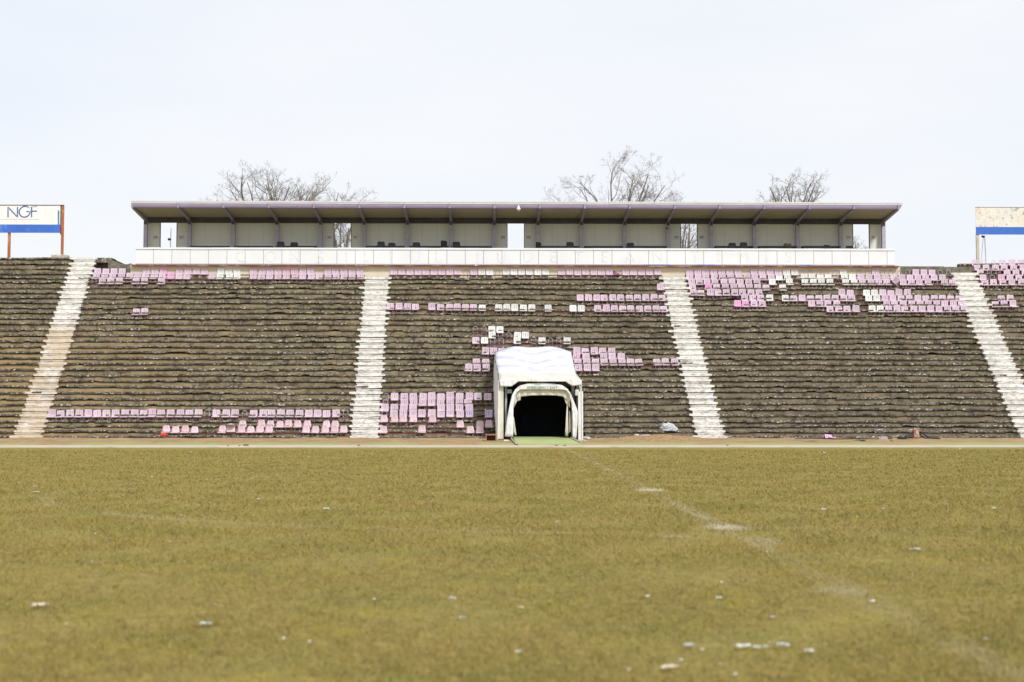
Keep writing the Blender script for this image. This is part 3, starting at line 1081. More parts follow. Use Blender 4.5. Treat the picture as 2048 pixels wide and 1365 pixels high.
# ------------------------------------------------------------------ press box
CY = 90.7
COLPX = [291.5, 379.4, 467, 554, 641, 728.5, 815.2, 902, 988.7, 1075.8, 1162.6, 1249, 1335.8, 1422, 1508, 1594.8, 1681, 1766.7]
CX = [P(p, 470, CY).x for p in COLPX]
box = thing('press_box', (CX[8], WY, ZY(530, WY)), 'long open fronted press box with lavender roof edge and white panelled parapet above the terrace', 'press box')
RXL, RXR = P(260, 403, 87.0).x, P(1807, 406, 87.0).x
zf0, zf1, zf2, zc1 = ZY(402.3, 86.95), ZY(408.6, 87.2), ZY(418.3, 87.6), ZY(436.3, 90.7)
FLOOR = ZY(497, 87.4) - 0.42
mb = MB()
mb.prism_x([(87.66, zf2 + .02), (87.44, zf2 + .05), (87.44, zf1 + .0), (87.24, zf0 - .05), (92.4, zf0 - .10), (92.4, zc1 + .06), (90.7, zc1)], RXL + .1, RXR - .1)
roof = mb.build('roof', M['ceil'], box)
mb = MB()
# lavender fascia: two stepped boards leaning outwards
zm = (zf1 + zf2) / 2
ym = 87.42
mb.prism_x([(87.205, zf1 - .004), (87.225, zm + .01), (87.42, zm + .012), (87.36, zf1 - .002)], RXL + .06, RXR - .06)
mb.prism_x([(87.19, zm + .0), (87.195, zm - .03), (87.25, zf2), (87.64, zf2 + .0), (87.64, zm + .008)], RXL + .14, RXR - .14)
mb.build('fascia', M['lav'], roof)
mb = MB()
n = 34
for i in range(n):
    a = RXL + (RXR - RXL) * i / n
    e = RXL + (RXR - RXL) * (i + 1) / n - 0.01
    w = random.gauss(0, 0.006)
    mb.prism_x([(87.175, zf0 - .09 + w), (87.185, zf1 - .005 + w), (87.28, zf1 + w), (87.28, zf0 - .08 + w)], a, e)
    mb.prism_x([(87.17, zf0 - .07 + w), (87.16, zf0 + .005 + w), (87.27, zf0 + .01 + w), (87.27, zf0 - .07 + w)], a, e)
mb.build('gutter', M['trim'], roof)
# raised strip along the far roof edge
mb = MB()
mb.box(RXL + .4, RXR - .4, 88.2, 88.26, zf0 - .07, zf0 + .06)
mb.build('roof_edge', M['trim'], roof)
for i, x in enumerate(CX):
    mb = MB()
    lowz = ZY(443.2, CY - .08)
    prof = [(87.15, zf1 + .01), (87.18, zf2 - .01), (87.48, zf2 - .03), (87.62, zf2 - .05), (CY - .08, lowz), (CY - .08, zc1 + .02), (87.75, zf2 + .025), (87.5, zf1)]
    mb.prism_x(prof, x - .035, x + .035)
    # flange along the lower edge
    mb.prism_x([(87.46, zf2 - .055), (87.60, zf2 - .08), (CY - .06, lowz - .03), (CY - .06, lowz + .002), (87.61, zf2 - .047), (87.475, zf2 - .027)], x - .085, x + .085)
    mb.prism_x([(87.12, zf1 + .01), (87.15, zf2 - .03), (87.475, zf2 - .03), (87.3, zf1 + .01)], x - .06, x + .06)
    mb.build('roof_bracket', M['steel'], box)
for i, x in enumerate(CX):
    mb = MB()
    zt = ZY(445, CY)
    mb.box(x - .115, x + .115, CY - .13, CY - .11, FLOOR, zt)
    mb.box(x - .115, x + .115, CY + .09, CY + .11, FLOOR, zt)
    mb.box(x - .015, x + .015, CY - .11, CY + .09, FLOOR, zt)
    c = mb.build('column', M['steel_lt'], box)
    mb = MB()
    mb.box(x - .09, x + .09, CY - .16, CY - .133, zt - .20, zt + .04)
    mb.build('joint_plate', M['beam'], c)
mb = MB()
mb.box(CX[0] - .1, CX[-1] + .1, CY + .12, CY + .28, ZY(447, CY + .12), zc1 + .03)
mb.build('lintel_beam', M['beam'], box)
# rear wall with five doorways
WBY = CY + .30
zwt = ZY(446.6, WBY)
DOORS = [(320, 354), (667.6, 702.5), (1014.3, 1048.8), (1361, 1394.8), (1705.4, 1739)]
DB = [0, 4, 8, 12, 16]
mb = MB()
joints = MB()
for i in range(17):
    xa, xb = CX[i], CX[i + 1]
    if i in DB:
        d = DOORS[DB.index(i)]
        da, db = P(d[0], 470, WBY).x, P(d[1], 470, WBY).x
        spans = [(xa + (.0 if i else -.1), da), (db, xb + (.1 if i == 16 else 0))]
    else:
        spans = [(xa, xb)]
    for (a, e) in spans:
        m = max(1, round((e - a) / 0.92))
        for q in range(m):
            p0, p1 = a + (e - a) * q / m, a + (e - a) * (q + 1) / m
            mb.box(p0 + .004, p1 - .004, WBY, WBY + .08, FLOOR, zwt)
            if q:
                joints.box(p0 - .004, p0 + .004, WBY + .02, WBY + .05, FLOOR, zwt)
mb.box(CX[0] - .1, CX[-1] + .1, WBY + .003, WBY + .08, zwt + .002, zc1 + .03)
wall = mb.build('back_wall', M['wall'], box)
joints.build('panel_joint', M['beam'], wall)
for i, d in zip(DB, DOORS):
    da, db = P(d[0], 470, WBY).x, P(d[1], 470, WBY).x
    mb = MB()
    mb.box(da - .002, da + .03, WBY - .03, WBY + .1, FLOOR, zwt + .001)
    mb.box(db - .03, db + .002, WBY - .03, WBY + .1, FLOOR, zwt + .001)
    mb.build('door_frame', M['beam'], box)
mb = MB()
mb.box(P(272, 500, 87.6).x, P(1789, 500, 87.6).x, 87.62, 91.6, FLOOR - .12, FLOOR)
mb.build('floor', M['grey_conc'], box)
# parapet of about forty white panels
PYF = 87.30
zp0, zp1 = ZY(529.0, PYF), ZY(500.5, PYF)
zcap = ZY(496.6, PYF)
pxa, pxb = P(271.5, 515, PYF).x, P(1789.5, 515, PYF).x
mb = MB()
mb.box(pxa + .01, pxb - .01, PYF + .05, PYF + .14, zp0, zp1)
par = mb.build('parapet', M['joint'], box)
pxs = [271.5] + [307 + 36.68 * i for i in range(41)]
pxs = [p for p in pxs if p < 1785] + [1789.5]
for i in range(len(pxs) - 1):
    a, e = P(pxs[i], 515, PYF).x, P(pxs[i + 1], 515, PYF).x
    m = MB()
    dyy = random.gauss(0, .001)
    m.box(a + .012, e - .012, PYF + dyy, PYF + .046, zp0 + .01, zp1 - .012 + random.gauss(0, .006))
    m.build('parapet_panel', M['parapet'], box)
mb = MB()
n = 60
for i in range(n):
    a, e = pxa - .04 + (pxb - pxa + .08) * i / n, pxa - .04 + (pxb - pxa + .08) * (i + 1) / n
    w = random.gauss(0, .004)
    mb.box(a, e - .003, PYF - .04, PYF + .20, zp1 + w * .3, zcap + w)
mb.build('coping', M['parapet'], par)
mb = MB()
mb.box(pxa, pxb, PYF - .01, PYF + .18, zp0 - .045, zp0)
mb.build('bottom_strip', M['lav_strip'], par)
mb = MB()
n = 80
for i in range(n):
    a, e = pxa - .3 + (pxb - pxa + .6) * i / n, pxa - .3 + (pxb - pxa + .6) * (i + 1) / n
    mb.box(a, e, PYF + .03, PYF + .35, zp0 - .10 - .03 * random.random(), zp0 - .048)
mb.build('flashing', M['rust_strip'], par)


def text_mesh(body, size, mat, loc, name, parent=None, extrude=0.004, sx=1.0, spacing=1.0):
    cu = bpy.data.curves.new('txt', 'FONT')
    cu.body = body
    cu.size = size
    cu.extrude = extrude
    cu.align_x = 'CENTER'
    cu.align_y = 'CENTER'
    cu.space_character = spacing
    to = bpy.data.objects.new('txt', cu)
    COL.objects.link(to)
    dg = bpy.context.evaluated_depsgraph_get()
    dg.update()
    me = bpy.data.meshes.new_from_object(to.evaluated_get(dg))
    bpy.data.objects.remove(to)
    base = Vector(parent['_o']) if parent is not None else Vector((0, 0, 0))
    mw = Matrix.Translation(Vector(loc) - base) @ Matrix.Rotation(math.pi / 2, 4, 'X') @ Matrix.Scale(sx, 4, (1, 0, 0))
    me.transform(mw)
    me.materials.clear()
    me.materials.append(mat)
    me.name = name
    o = bpy.data.objects.new(name, me)
    COL.objects.link(o)
    if parent is not None:
        o.parent = parent
        o['_o'] = tuple(base)
    return o


GH = [('C', 481), ('O', 541), ('N', 590), ('S', 641), ('I', 693), ('L', 733), ('I', 780), ('U', 831), ('L', 876), ('J', 955), ('U', 1003), ('D', 1056), ('E', 1106), ('T', 1157), ('E', 1209), ('A', 1260), ('N', 1315), ('T', 1390), ('I', 1437), ('M', 1487), ('I', 1533), ('S', 1577)]
ghosts = []
for ch, px in GH:
    p = P(px, 515, PYF - .006)
    ghosts.append(text_mesh(ch, 1.0, M['ghost'], (p.x, PYF - .006, p.z), 'faded_letter', par, 0.0015, 0.95))

# notices, one each side of every doorway
for q, d in enumerate(DOORS):
    for s, (a, e) in enumerate(((d[0] - 13.2, d[0] - 3.2), (d[1] + 3.6, d[1] + 13.0))):
        pa, pb = P(a, 472, WBY), P(e, 472, WBY)
        z1, z0 = P(a, 471.5, WBY).z, P(a, 478.5, WBY).z
        nt_ = thing('wall_sign', (pa.x, WBY - .02, z0), 'small white notice with two dark lines, %s of the %s doorway' % (('left', 'right')[s], ('far left', 'second', 'middle', 'fourth', 'far right')[q]), 'sign', 'white notices beside the press box doorways')
        m = MB()
        m.box(pa.x, pb.x, WBY - .02, WBY - .003, z0, z1)
        m.build('board', M['notice'], nt_)
        m = MB()
        for ly in (0.28, 0.68):
            x = pa.x + .03
            zc = z0 + (z1 - z0) * ly
            while x < pb.x - .05:
                w = random.uniform(.02, .05)
                m.box(x, min(x + w, pb.x - .02), WBY - .024, WBY - .0195, zc - .022, zc + .022)
                x += w + .012
        m.build('lettering', M['ink'], nt_)

# black chairs behind the parapet
def make_chair():
    root = thing('office_chair', (0, 0, 0), 'x', 'chair', 'black chairs behind the press box parapet')
    m = MB()
    w = .235
    out = [(-w, .50), (-w, .86), (-w + .03, .92), (-w + .08, .95), (w - .08, .95), (w - .03, .92), (w, .86), (w, .50), (w - .04, .46), (-w + .04, .46)]
    m.prism_y(out, .20, .27)
    b = m.build('backrest', M['dark'], root)
    m = MB()
    m.prism_x([(-.25, .41), (-.27, .45), (-.2, .48), (.2, .47), (.22, .44), (.2, .41)], -.24, .24)
    m.build('seat', M['dark'], root)
    m = MB()
    m.tube([(0, 0, .08), (0, 0, .41)], .03, 8)
    for a in range(5):
        th = a * 2 * math.pi / 5
        m.tube([(0, 0, .1), (.28 * math.cos(th), .28 * math.sin(th), .05)], [.025, .015], 5)
        m.tube([(.28 * math.cos(th), .28 * math.sin(th), .0), (.28 * math.cos(th), .28 * math.sin(th), .05)], .02, 6)
    m.build('base', M['dark'], root)
    for s in (-1, 1):
        m = MB()
        m.tube([(s * .26, .2, .60), (s * .27, -.08, .67), (s * .27, -.16, .64), (s * .26, -.1, .44)], .018, 5)
        m.build('armrest', M['dark'], root)
    return root


CH = [(562, 483.4, .1, 'left chair of the pair in the fourth bay from left'), (587.6, 485, -.1, 'right chair of the pair in the fourth bay from left'),
      (762.4, 483.5, .05, 'taller left chair of the pair right of the second doorway'), (783.5, 486, 0, 'lower right chair of the pair right of the second doorway'),
      (832.8, 485, 0, 'lone chair left of the twisted chair'), (893.3, 482, .8, 'twisted chair partly behind a column left of the middle doorway'),
      (911.8, 484, -.1, 'chair just right of a column, left of the middle doorway'), (1082.6, 485, .9, 'turned chair beside a desk arm, right of the middle doorway'),
      (1140, 484.5, 0, 'square backed lone chair right of the middle doorway'), (1259.5, 486, -.15, 'lone chair beside a column left of the fourth doorway'),
      (1464.6, 486, 0, 'left chair of the pair right of the fourth doorway'), (1488, 485, .1, 'right chair of the pair right of the fourth doorway'),
      (1653.6, 490.5, 0, 'low chair back left of the last column pair'), (1699, 492, 0, 'low chair back touching the far right doorway')]
proto = make_chair()
for i, (px, py, rz, lab) in enumerate(CH):
    o = proto if i == 0 else copy_tree(proto)
    p = P(px, py, 88.9)
    o.location = (p.x, 88.7, max(FLOOR - .3, p.z - .95))
    o.rotation_euler = (0, 0, rz)
    o['label'] = 'black office chair, ' + lab
# a plinth step under the chairs so that they stand on something
lo = min(P(px, py, 88.9).z - .95 for px, py, _, _ in CH)
# desks between the columns, a dark edge above the parapet
for i in range(17):
    if i in DB:
        continue
    xa, xb = CX[i] + .15, CX[i + 1] - .15
    zt = P((COLPX[i] + COLPX[i + 1]) / 2, 493.4, 90.3).z
    dk = thing('press_desk', ((xa + xb) / 2, 90.2, FLOOR), 'long dark desk along the rear wall, bay %d from left of the press box' % (i + 1), 'desk', 'dark desks along the press box wall')
    m = MB()
    m.box(xa, xb, 90.0, 90.52, zt - .07, zt)
    m.build('desk_top', M['beam'], dk)
    for x in (xa + .1, xb - .1):
        m = MB()
        m.box(x - .03, x + .03, 90.1, 90.45, FLOOR, zt - .07)
        m.build('leg', M['beam'], dk)
m = MB()
p0, p1 = P(1570.5, 489.2, 89.9), P(1583.5, 489.2, 89.9)
zd = P(1577, 493.4, 90.3).z
m.box(p0.x, p1.x, 90.05, 90.4, zd + .001, zd + .16)
m.box(p0.x + .01, p0.x + .18, 90.052, 90.39, zd + .162, zd + .168)
tag(m.build('cardboard_box', M['cardboard'], origin=(p0.x, 90.05, zd)), 'small brown cardboard box on a desk in the press box', 'box')
m = MB()
p = P(734, 491, 90.1)
zb = P(771, 493.4, 90.3).z
m.tube([(p.x + .12, 90.2, zb), (p.x + .12, 90.2, zb + .17), (p.x + .12, 90.2, zb + .2), (p.x + .12, 90.2, zb + .25)], [.035, .035, .015, .015], 8)
tag(m.build('plastic_bottle', M['paper_blue'], origin=(p.x, 90.2, zb)), 'small clear plastic bottle on the desk right of the second doorway', 'bottle')
# dome camera under the roof edge
p = P(1037, 413, 87.1)
dc = thing('security_camera', (p.x, 87.05, p.z), 'white dome camera hanging from the roof edge above the middle doorway', 'camera')
m = MB()
m.tube([(p.x, 87.05, p.z + .10), (p.x, 87.05, p.z), (p.x, 87.05, p.z - .16), (p.x, 87.05, p.z - .22)], [.025, .05, .125, .13], 14)
m.build('housing', M['paper'], dc, smooth=False)
m = MB()
m.tube([(p.x, 87.05, p.z - .225), (p.x, 87.05, p.z - .29), (p.x, 87.05, p.z - .33)], [.10, .085, .03], 14)
m.build('dome', M['grey'], dc, smooth=True)
p = P(1333.5, 457, CY - .2)
m = MB()
m.box(p.x - .05, p.x + .05, CY - .30, CY - .135, p.z - .05, p.z + .03)
m.tube([(p.x, CY - .30, p.z - .01), (p.x, CY - .36, p.z - .03)], .03, 8)
tag(m.build('bullet_camera', M['dark'], origin=p), 'tiny black camera fixed to the column left of the fourth doorway', 'camera')
# aerial pole seen through the first doorway
p = P(342.3, 457, 95)
ap = thing('aerial_pole', (p.x, 95, 0), 'thin grey aerial pole with a small black lamp seen through the far left doorway', 'pole')
m = MB()
m.tube([(p.x - .04, 95, 0), (p.x - .03, 95, p.z - .8), (p.x, 95, p.z)], [.04, .035, .028], 8)
m.build('pole', M['grey'], ap)
m = MB()
q = P(339.5, 479.5, 95)
m.tube([(q.x + .08, 95, q.z), (q.x - .03, 94.9, q.z), (q.x - .07, 94.85, q.z)], [.05, .09, .06], 10)
m.build('lamp', M['dark'], ap)

# ------------------------------------------------------------------ players' tunnel
TY = 74.7
tun = thing('tunnel', (P(1080, 877, TY).x, TY, bank_z(TY)), 'white canvas tunnel with lavender chevrons and emergency exit hoop', 'tunnel')
# roof cover
FL, FR = (998.5, 760.5), (1162.5, 762.5)
BL, BR = (991, 704), (1142, 704)
YB = 81.15
nu, nvv = 20, 22
mb = MB()
V, U_, V_ = [], [], []
for j in range(nvv + 1):
    s = j / nvv
    Y = TY - .1 + (YB - TY + .1) * s
    for i in range(nu + 1):
        u = i / nu
        yl = FL[1] - 15 * min(1, s / .14) + (BL[1] + 15 - FL[1]) * max(0, (s - .14) / .86)
        xl = FL[0] + (BL[0] - FL[0]) * min(1, s * 1.5)
        xr = FR[0] + (BR[0] - FR[0]) * (s / .14 * .58 if s < .14 else .58 + (s - .14) / .86 * .42)
        arch = (1 - abs(2 * u - 1) ** 3.4) * (1 - .12 * math.cos((u - .5) * 12))
        py = yl - arch * (3.0 + 7.5 * s)
        p = P(xl + (xr - xl) * u, py, Y)
        sag = 0.03 * math.sin(s * math.pi * 5) * (0.5 + 0.5 * arch) + 0.025 * n3(u * 6, s * 7, 2) + .09 * math.exp(-((s - .17) / .035) ** 2) * arch
        V.append((p.x, Y, p.z - sag))
        U_.append(u)
        V_.append(s)
N = len(V)
V += [(a, b, c - .03) for a, b, c in V]
U_ += U_
V_ += V_
Fc = []
for j in range(nvv):
    for i in range(nu):
        a = j * (nu + 1) + i
        Fc.append((a, a + 1, a + nu + 2, a + nu + 1))
        Fc.append((N + a + nu + 1, N + a + nu + 2, N + a + 1, N + a))
rim = [i for i in range(nu + 1)] + [j * (nu + 1) + nu for j in range(1, nvv + 1)] + [nvv * (nu + 1) + i for i in range(nu - 1, -1, -1)] + [j * (nu + 1) for j in range(nvv - 1, 0, -1)]
for q in range(len(rim)):
    a, b = rim[q], rim[(q + 1) % len(rim)]
    Fc.append((b, a, N + a, N + b))
mb.add(V, Fc)
cv = mb.build('canopy', M['canopy'], tun, smooth=True)
for nm, arr in (('u', U_), ('v', V_)):
    at = cv.data.attributes.new(nm, 'FLOAT', 'POINT')
    at.data.foreach_set('value', np.array(arr, dtype=np.float32))
# side walls hanging from the cover
for side in (0, 1):
    mb = MB()
    V = []
    m_ = 16
    for j in range(m_ + 1):
        s = j / m_
        jj = round(s * nvv)
        top = Vector(cv.data.vertices[jj * (nu + 1) + (0 if side == 0 else nu)].co) + Vector(tun['_o'])
        out = (-0.10 if side == 0 else 0.06) + 0.03 * math.sin(s * 40)
        Y = top.y
        kk = max(0, min(20, int((Y - Y0) / DY)))
        zb = bank_z(min(Y, 76)) if Y < 76.1 else tread_z(kk, top.x)
        V += [(top.x + out, Y, max(zb - .1, -0.1)), (top.x + out * .7, Y, (zb + top.z) / 2), (top.x + out * .5, Y, top.z - .01)]
    N = len(V)
    th = .03 if side == 0 else -.03
    V += [(a + th, b, c) for a, b, c in V]
    Fc = []
    for j in range(m_):
        for q in range(2):
            a = j * 3 + q
            Fc += [(a, a + 3, a + 4, a + 1), (N + a + 1, N + a + 4, N + a + 3, N + a)]
    Fc += [(0, 1, N + 1, N), (1, 2, N + 2, N + 1)]
    mb.add(V, Fc)
    mb.build('side_wall', M['fabric'], tun, smooth=True)


def fabric_poly(pts, Y, th, name, mat, parent, bulge=0.0):
    """flat cut of canvas with thickness; pts are photo pixels seen at depth Y"""
    prof = [(P(a, b, Y).x, P(a, b, Y).z) for a, b in pts]
    m = MB()
    m.prism_y(prof, Y, Y + th)
    return m.build(name, mat, parent)


# front valance: wavy strip with two deep corners
def strip_between(top, bot, Y, th, name, mat, parent, wave=0.03, nsub=6):
    """curtain spanned between two pixel polylines of equal length"""
    T, B = [], []
    for i in range(len(top) - 1):
        for q in range(nsub):
            f = q / nsub
            T.append((top[i][0] + (top[i + 1][0] - top[i][0]) * f, top[i][1] + (top[i + 1][1] - top[i][1]) * f))
            B.append((bot[i][0] + (bot[i + 1][0] - bot[i][0]) * f, bot[i][1] + (bot[i + 1][1] - bot[i][1]) * f))
    T.append(top[-1])
    B.append(bot[-1])
    V = []
    rows = 5
    for i, (a, b) in enumerate(zip(T, B)):
        for r in range(rows + 1):
            f = r / rows
            px = a[0] + (b[0] - a[0]) * f
            py = a[1] + (b[1] - a[1]) * f
            p = P(px, py, Y)
            V.append((p.x, Y + wave * f * math.sin(i * 1.35 + 0.6 * math.sin(i * .7)) + wave * .5 * n3(i * .4, f * 2, 3), p.z))
    n = len(T)
    N = len(V)
    V += [(a, b + th, c) for a, b, c in V]
    Fc = []
    w = rows + 1
    for i in range(n - 1):
        for r in range(rows):
            a = i * w + r
            Fc += [(a, a + 1, a + w + 1, a + w), (N + a + w, N + a + w + 1, N + a + 1, N + a)]
    for i in range(n - 1):
        a, b = i * w, (i + 1) * w
        Fc += [(a, b, N + b, N + a), (b + rows, a + rows, N + a + rows, N + b + rows)]
    for r in range(rows):
        Fc += [(r + 1, r, N + r, N + r + 1), ((n - 1) * w + r, (n - 1) * w + r + 1, N + (n - 1) * w + r + 1, N + (n - 1) * w + r)]
    m = MB()
    m.add(V, Fc)
    return m.build(name, mat, parent, smooth=True)


strip_between([(998.5, 760), (1024, 758), (1038, 757), (1080, 756.5), (1133, 757.5), (1145, 759), (1163, 761.5)],
              [(999.5, 773.5), (1023, 773.5), (1037, 763.2), (1080, 764), (1131, 763.5), (1144, 772.5), (1162.5, 770.5)], TY - .12, .02, 'front_valance', M['fabric'], tun, .025)
# hoop of the retractable tunnel
outer = [(1009.5, 874), (1014, 838), (1019, 812), (1024, 791), (1030, 779.5), (1040, 771.5), (1055, 767.8), (1080, 766), (1108, 767.8), (1124, 770.8), (1135, 778), (1142, 789), (1149, 806), (1156, 824), (1155, 850), (1152.5, 878)]
inner = [(1026, 874), (1026.5, 838), (1027, 812), (1029.5, 795), (1033.5, 785), (1041, 779.8), (1056, 779.5), (1080, 779.5), (1106, 779.6), (1122, 779.8), (1133, 781.5), (1139, 790), (1143, 806), (1144.5, 824), (1145, 850), (1145.5, 877)]
strip_between(outer, inner, TY, .14, 'hoop', M['fabric'], tun, .018, 5)
p = P(1085, 775.6, TY - .04)
text_mesh('EMERGENCY EXIT', .185, M['green_ink'], (p.x, TY - .035, p.z), 'lettering', tun, .003, 1.02, 1.06)
# cream drapes inside the hoop
strip_between([(1033, 780), (1046, 779.3), (1062, 779.3), (1085, 779.3), (1105, 779.3), (1126, 779.6), (1141, 784)],
              [(1033, 800), (1041, 794), (1062, 791.5), (1088, 791), (1110, 791.3), (1126, 793.5), (1140, 806)], TY + .18, .012, 'valance', M['cream'], tun, .05)
strip_between([(1027, 786), (1034, 783), (1042, 781)], [(1028, 816), (1034, 803), (1041, 801)], TY + .22, .012, 'drape', M['cream'], tun, .03)
strip_between([(1125, 790), (1133, 786), (1141, 790)], [(1129, 800), (1134, 812), (1140, 816)], TY + .24, .012, 'drape', M['cream'], tun, .04)
strip_between([(1133.5, 812), (1136, 812)], [(1130, 872), (1136.5, 873)], TY + .26, .012, 'drape', M['cream'], tun, .02)
strip_between([(1138.5, 822), (1140, 822)], [(1137, 868), (1144, 860)], TY + .28, .012, 'drape', M['cream'], tun, .02)
strip_between([(1026, 832), (1028, 836)], [(1026, 868), (1033, 872)], TY + .2, .012, 'drape', M['cream'], tun, .02)
# dark lined passage
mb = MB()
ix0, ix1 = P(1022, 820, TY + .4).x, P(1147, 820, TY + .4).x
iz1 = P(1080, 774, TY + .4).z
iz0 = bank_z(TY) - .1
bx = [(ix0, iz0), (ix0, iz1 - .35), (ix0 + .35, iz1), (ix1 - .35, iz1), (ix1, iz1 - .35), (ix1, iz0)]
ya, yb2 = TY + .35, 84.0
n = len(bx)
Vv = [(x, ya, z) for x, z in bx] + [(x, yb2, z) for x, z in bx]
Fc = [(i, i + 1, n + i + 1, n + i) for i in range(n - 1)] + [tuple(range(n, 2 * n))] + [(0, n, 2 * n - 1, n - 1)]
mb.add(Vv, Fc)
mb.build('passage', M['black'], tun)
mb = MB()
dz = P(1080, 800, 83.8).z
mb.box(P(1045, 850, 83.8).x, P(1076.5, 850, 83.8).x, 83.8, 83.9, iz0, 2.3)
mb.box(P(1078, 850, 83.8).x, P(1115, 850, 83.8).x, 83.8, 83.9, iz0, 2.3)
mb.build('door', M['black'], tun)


def post(x0, x1, y0, y1, Y, d, name, mat, bev=.02):
    a, b = P(x0, y1, Y), P(x1, y0, Y)
    m = MB()
    m.box(a.x, b.x, Y, Y + d, a.z - .12, b.z)
    o = m.build(name, mat, tun)
    bevel_mesh(o.data, bev, 2)
    return o


post(996, 1007, 770, 874, TY + .1, .35, 'post', M['cream'])
post(1009.5, 1014, 773, 868, TY + .5, .12, 'post', M['bluefab'])
post(1143, 1149, 770, 868, TY + .55, .14, 'post', M['bluefab'])
post(1156.5, 1166, 783, 879, TY - .05, .35, 'post', M['fabric'])
post(1150.5, 1158, 779.5, 787, TY + .0, .25, 'bracket', M['cream'])
post(1152, 1157, 787, 868, TY + .35, .2, 'post', M['brownbar'])
post(1034, 1141, 763, 769.5, TY + .62, .12, 'crossbar', M['brownbar'])
post(1014, 1024, 779, 782.5, TY + .4, .12, 'bracket', M['bluefab'])
mb = MB()
mb.tube([P(1160, 772, TY), P(1166, 778, TY + .05), P(1169.3, 792, TY + .1), P(1169, 820, TY + .12), P(1168, 856, TY + .12), P(1172, 860, TY)], .014, 6)
mb.build('cable', M['dark'], tun)
mb = MB()
mb.tube([P(1161, 770, TY - .1), P(1160.5, 783, TY - .08)], .012, 5)
mb.tube([P(1158.5, 770, TY - .1), P(1161.5, 782, TY - .08)], .012, 5)
mb.build('tie_rope', M['fabric'], tun)
# artificial turf runner and its two timber edges
def on_bank(px, Y):
    return P(px, 880, Y).x
mb = MB()
V = []
n = 14
for j in range(n + 1):
    s = j / n
    Y = 70.3 + (76.6 - 70.3) * s
    z = (max(bank_z(Y), BZ0) if Y < 76 else bank_z(76)) + .07 + .006 * n3(Y * 3, 0)
    x0 = on_bank(1035.5 - 9 * min(1, s * 1.3), Y)
    x1 = on_bank(1165 - 27 * min(1, s * 1.3), Y)
    for i in range(9):
        V.append((x0 + (x1 - x0) * i / 8, Y, z + .008 * n3(i * .9, Y * 2, 3)))
mb.add(V, [(j * 9 + i, j * 9 + i + 1, j * 9 + i + 10, j * 9 + i + 9) for j in range(n) for i in range(8)])
N = len(V)
mb.add([(a, b, c - .12) for a, b, c in V[:9]] + V[:9], [(i, i + 1, 10 + i, 9 + i) for i in range(8)])
o = mb.build('turf_carpet', M['carpet'], origin=(P(1090, 885, 72).x, 72, bank_z(72)))
tag(o, 'bright green artificial turf runner leading into the tunnel', 'carpet')
for (pa, pb, lab) in (((1033, 70.9), (1022, 75.0), 'left'), ((1163, 71.6), (1141, 75.2), 'right')):
    a, b = Vector((on_bank(pa[0], pa[1]), pa[1], bank_z(pa[1]) + .08)), Vector((on_bank(pb[0], pb[1]), pb[1], bank_z(pb[1]) + .08))
    m = MB()
    m.tube([a, (a + b) / 2, b], .05, 4)
    tag(m.build('timber_edge', M['stone_pale'], origin=a), 'pale timber edge along the %s side of the green runner' % lab, 'edging', 'timber edges of the green runner')

# ------------------------------------------------------------------ billboards
BY = 90.2
top33 = tread_z(33, -30) - .02
bb = thing('billboard', (P(125, 515, BY).x, BY, top33), 'white advertising board with faded letters NGF and blue band on rusty posts', 'billboard')
xl, xr = P(-150, 440, BY).x, P(121, 440, BY).x
zt, zm_, zb = P(60, 411.5, BY).z, P(60, 449.5, BY).z, P(60, 466, BY).z
m = MB()
n = 9
for i in range(n):
    m.box(xl + (xr - xl) * i / n + .002, xl + (xr - xl) * (i + 1) / n - .002, BY, BY + .03, zm_ + .002, zt)
panel = m.build('panel', M['board'], bb)
m = MB()
m.box(xl, xr, BY - .008, BY + .03, zb, zm_)
m.build('blue_band', M['blue'], bb)
m = MB()
m.box(xl, xr + .14, BY - .02, BY + .08, zt + .002, zt + .045)
m.build('top_rail', M['rustdark'], bb)
for px0, px1, up in ((15, 20, 466), (121.4, 126.2, 409.5), (-100, -95, 466)):
    m = MB()
    a, b = P(px0, 500, BY + .05), P(px1, 500, BY + .05)
    m.box(a.x, b.x, BY + .04, BY + .16, top33 - .1, P(60, up, BY).z)
    m.build('post', M['rustpost'], bb)
m = MB()
m.box(P(120.5, 440, BY).x, P(122.2, 440, BY).x, BY - .01, BY + .05, zb - .1, zt)
m.build('edge_strip', M['rustdark'], bb)


def strokes(paths, Y, wid, th, name, mat, parent):
    """letters drawn as flat strokes along pixel polylines"""
    m = MB()
    for path in paths:
        pts = [P(a, b, Y) for a, b in path]
        for i in range(len(pts) - 1):
            a, b = pts[i], pts[i + 1]
            d = (b - a)
            d.y = 0
            d.normalize()
            nrm = Vector((-d.z, 0, d.x)) * wid / 2
            a2, b2 = a - d * wid * .2, b + d * wid * .2
            yo = -0.0006 * (i % 3)
            prof = [(a2 - nrm), (b2 - nrm), (b2 + nrm), (a2 + nrm)]
            m.add([(q.x, Y + yo, q.z) for q in prof] + [(q.x, Y + th, q.z) for q in prof], [(0, 1, 2, 3), (4, 7, 6, 5), (0, 4, 5, 1), (1, 5, 6, 2), (2, 6, 7, 3), (3, 7, 4, 0)])
    return m.build(name, mat, parent)


